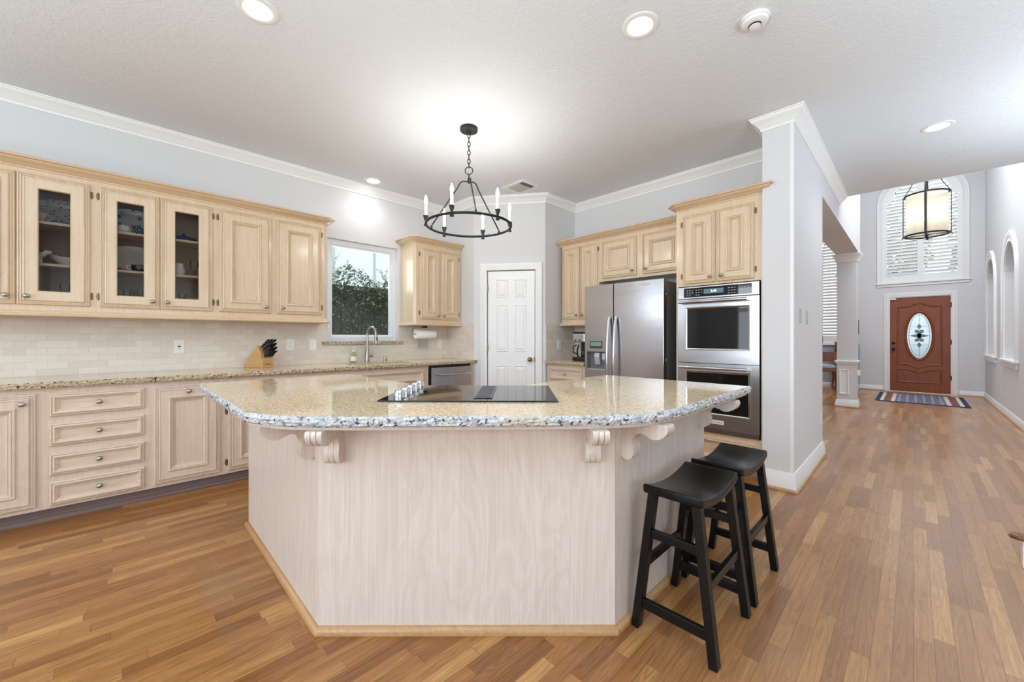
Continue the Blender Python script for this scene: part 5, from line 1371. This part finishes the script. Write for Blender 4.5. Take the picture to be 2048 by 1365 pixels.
b = MB().lathe([(0, 0.0205), (0.064, 0.0205), (0.055, 0.032), (0.02, 0.043), (0.006, 0.046), (0.006, 0.052), (0.011, 0.056), (0.009, 0.062), (0, 0.063)], 28); b.v = [(x, y*1.3 if z < 0.044 else y, z) for x, y, z in b.v]; b.build('lid', M['cobalt'], cv, smooth=40)
pt = thing('pitcher', 'white china pitcher lying on the middle shelf behind the third glass door', 'pitcher', (XD+0.12, 0.315, S2), 0)
MB().lathe([(0, 0), (0.034, 0), (0.042, 0.012), (0.044, 0.045), (0.032, 0.075), (0.034, 0.098), (0.031, 0.098), (0.028, 0.076), (0, 0.07)], 24).build('body', M['china'], pt, smooth=40)
MB().tube([(0, -0.040, 0.07), (0, -0.068, 0.066), (0, -0.066, 0.030), (0, -0.042, 0.022)], 0.005, 8).build('handle', M['china'], pt, smooth=60)
wine(XD+0.13, 0.412, S2, 'tall clear wine glass on the middle shelf behind the third glass door', 0.85)
tumbler(XD+0.14, 0.335, S0, 'single clear tumbler on the bottom shelf behind the third glass door', 0.085, None)
dish('saucer', 'white footed saucer on the bottom shelf behind the third glass door', 'saucer', MB().lathe([(0, -0.0395), (0.03, -0.0395), (0.012, -0.03), (0.010, 0), (0.03, 0), (0.058, 0.010), (0.058, 0.013), (0.03, 0.004), (0, 0.004)], 28), M['china'], XD+0.08, 0.418, S0+0.04)

# ================================================================== foyer and dining room
tag(MB().box(-0.60, 0.60, -0.80, 0.80, 0.0, 0.009).build('entry_rug', M['rug'], loc=(0.085, 10.98, 0.0005)), 'navy and rust patterned rug before the front door', 'rug')
ln = thing('lantern_pendant', 'cylindrical seeded glass lantern pendant hanging in the foyer', 'pendant light', (0.119, 7.5, 0))
ln.rotation_euler = (0, 0, R(-3))
LZ0, LZ1, LR = 2.546, 3.075, 0.205
def rng(z, name):
    MB().tube([(LR*math.cos(2*PI*i/40), LR*math.sin(2*PI*i/40), z) for i in range(40)], 0.011, 10, closed=True).build(name, M['iron'], ln, smooth=60)
rng(LZ0, 'ring'); rng(LZ1, 'ring')
MB().lathe([(LR-0.010, LZ0), (LR-0.010, LZ1), (LR-0.014, LZ1), (LR-0.014, LZ0)], 40, cap=False).build('glass_shade', M['seeded'], ln, smooth=60)
for a, w_ in ((-90, 0.012), (0, 0.008), (180, 0.008), (90, 0.012)):
    c_, s_ = math.cos(R(a)), math.sin(R(a)); r_ = LR+0.013
    pts = [(0.0*c_, 0.0*s_, LZ1+0.42), (0.06*c_, 0.06*s_, LZ1+0.36), (0.15*c_, 0.15*s_, LZ1+0.12), (r_*c_, r_*s_, LZ1), (r_*c_, r_*s_, LZ0), ((r_+0.012)*c_, (r_+0.012)*s_, LZ0-0.025)]
    MB().tube(pts, w_*0.55 if a in (0, 180) else w_, 8).build('strap', M['iron'], ln, smooth=50)
MB().tube([(0, 0, LZ1+0.40), (0, 0, FZ-0.03)], 0.012, 10).lathe([(0, FZ-0.03), (0.07, FZ-0.03), (0.07, FZ), (0, FZ)], 24).build('stem', M['iron'], ln, smooth=50)
MB().tube([(0, 0, LZ1+0.38), (0, 0, LZ0+0.10)], 0.006, 8).lathe([(0, LZ0+0.07), (0.02, LZ0+0.075), (0.026, LZ0+0.10), (0.01, LZ0+0.12), (0, LZ0+0.12)], 16).build('spindle', M['iron'], ln, smooth=50)
for x in (0, 1): MB().bar((-LR if x == 0 else 0, 0 if x == 0 else -LR, LZ0), (LR if x == 0 else 0, 0 if x == 0 else LR, LZ0), 0.012, 0.008).build('cross_bar', M['iron'], ln)
MB().lathe([(0, LZ0-0.045), (0.012, LZ0-0.03), (0.018, LZ0-0.01), (0.010, LZ0+0.004), (0, LZ0+0.004)], 14).build('finial', M['iron'], ln, smooth=50)
for a in (30, 120, 210, 300):
    c_, s_ = 0.075*math.cos(R(a)), 0.075*math.sin(R(a))
    cs = MB().tube([(0, 0, LZ0+0.10), (c_*0.7, s_*0.7, LZ0+0.085), (c_, s_, LZ0+0.12)], 0.005, 8).lathe([(0, LZ0+0.12), (0.011, LZ0+0.12), (0.011, LZ0+0.20), (0, LZ0+0.20)], 12, (c_, s_, 0)).build('candle_arm', M['candle'], ln, smooth=50)
    MB().lathe([(0, LZ0+0.20), (0.012, LZ0+0.215), (0.013, LZ0+0.235), (0.004, LZ0+0.275), (0, LZ0+0.278)], 12, (c_, s_, 0)).build('bulb', M['lantern_bulb'], cs, smooth=60)
dc = thing('dining_chair', 'carved brown wooden dining chair with a pale seat in the dining room', 'chair', (-1.45, 11.42, 0), R(14))
def cab(x, y, s_, name='leg', ztop=0.44):
    MB().tube([(x, y, ztop), (x-0.02*s_, y-0.012, ztop-0.10), (x-0.005*s_, y, 0.20), (x+0.012*s_, y+0.004, 0.08), (x-0.02*s_, y-0.015, 0.02), (x-0.03*s_, y-0.02, 0.0)], [0.032, 0.034, 0.022, 0.017, 0.026, 0.022], 10).build(name, M['brown_wood'], dc, smooth=50)
cab(-0.20, -0.20, 1); cab(0.20, -0.20, -1); cab(-0.20, 0.20, 1); cab(0.20, 0.20, -1)
MB().box(-0.235, 0.235, -0.235, 0.235, 0.43, 0.50).build('seat_rail', M['brown_wood'], dc, bevel=0.01)
MB().box(-0.215, 0.215, -0.215, 0.215, 0.5005, 0.57).build('cushion', M['fabric'], dc, bevel=0.022, seg=3, smooth=50)
for sx in (-1, 1): MB().tube([(sx*0.215, -0.225, 0.44), (sx*0.22, -0.24, 0.65), (sx*0.215, -0.265, 0.86)], [0.020, 0.018, 0.016], 10).build('back_post', M['brown_wood'], dc, smooth=50)
top = [(-0.225, 0.66), (0.225, 0.66), (0.225, 0.83)] + [(0.225-0.45*i/16, 0.855+0.045*math.sin(PI*i/16)**2+0.018*math.sin(3*PI*i/16)) for i in range(17)] + [(-0.225, 0.83)]
MB().prism(top, -0.272, -0.238, 'y').build('back_panel', M['brown_wood'], dc, bevel=0.006)
sb = thing('sideboard', 'dark brown wooden sideboard edge showing between the column and the front wall', 'sideboard', (-1.10, 11.98, 0))
MB().box(-0.175, 0.175, -0.20, 0.20, 0.08, 1.06).build('body', M['dark_wood'], sb, bevel=0.004)
MB().box(-0.19, 0.19, -0.22, 0.20, 1.0605, 1.09).build('top', M['dark_wood'], sb, bevel=0.005)
for sx in (-0.15, 0.15):
    for sy in (-0.17, 0.17): MB().box(sx-0.022, sx+0.022, sy-0.022, sy+0.022, 0, 0.0795).build('foot', M['dark_wood'], sb)
pf = thing('picture_frame', 'narrow gilt picture frame hanging beside the foyer corner', 'picture', (-0.945, YD, 1.44))
MB().relief(-0.052, 0.052, -0.165, 0.165, [(0, 0.02), (0.006, 0.030), (0.018, 0.026), (0.024, 0.014)], hole=True).build('frame', M['gold'], pf, loc=(0, -0.001, 0))
MB().box(-0.03, 0.03, -0.012, -0.006, -0.143, 0.143).build('canvas', M['dark_wood'], pf)
# stair curb with an oak cap at the right edge of the view
sc_ = thing('stair_curb', 'white stair curb with a rounded oak cap at the right frame edge', 'stair curb', (0.40, 3.34, 0))
MB().box(0.0, 1.3, 0.0, 0.045, 0, 0.138).build('curb', M['trim'], sc_)
MB().prism([(-0.048, 0.035), (-0.044, 0.0), (-0.020, -0.018), (1.3, -0.018), (1.3, 0.058), (-0.020, 0.058)], 0.1385, 0.160).build('oak_cap', M['brown_wood'], sc_, bevel=0.008, seg=3, smooth=50)
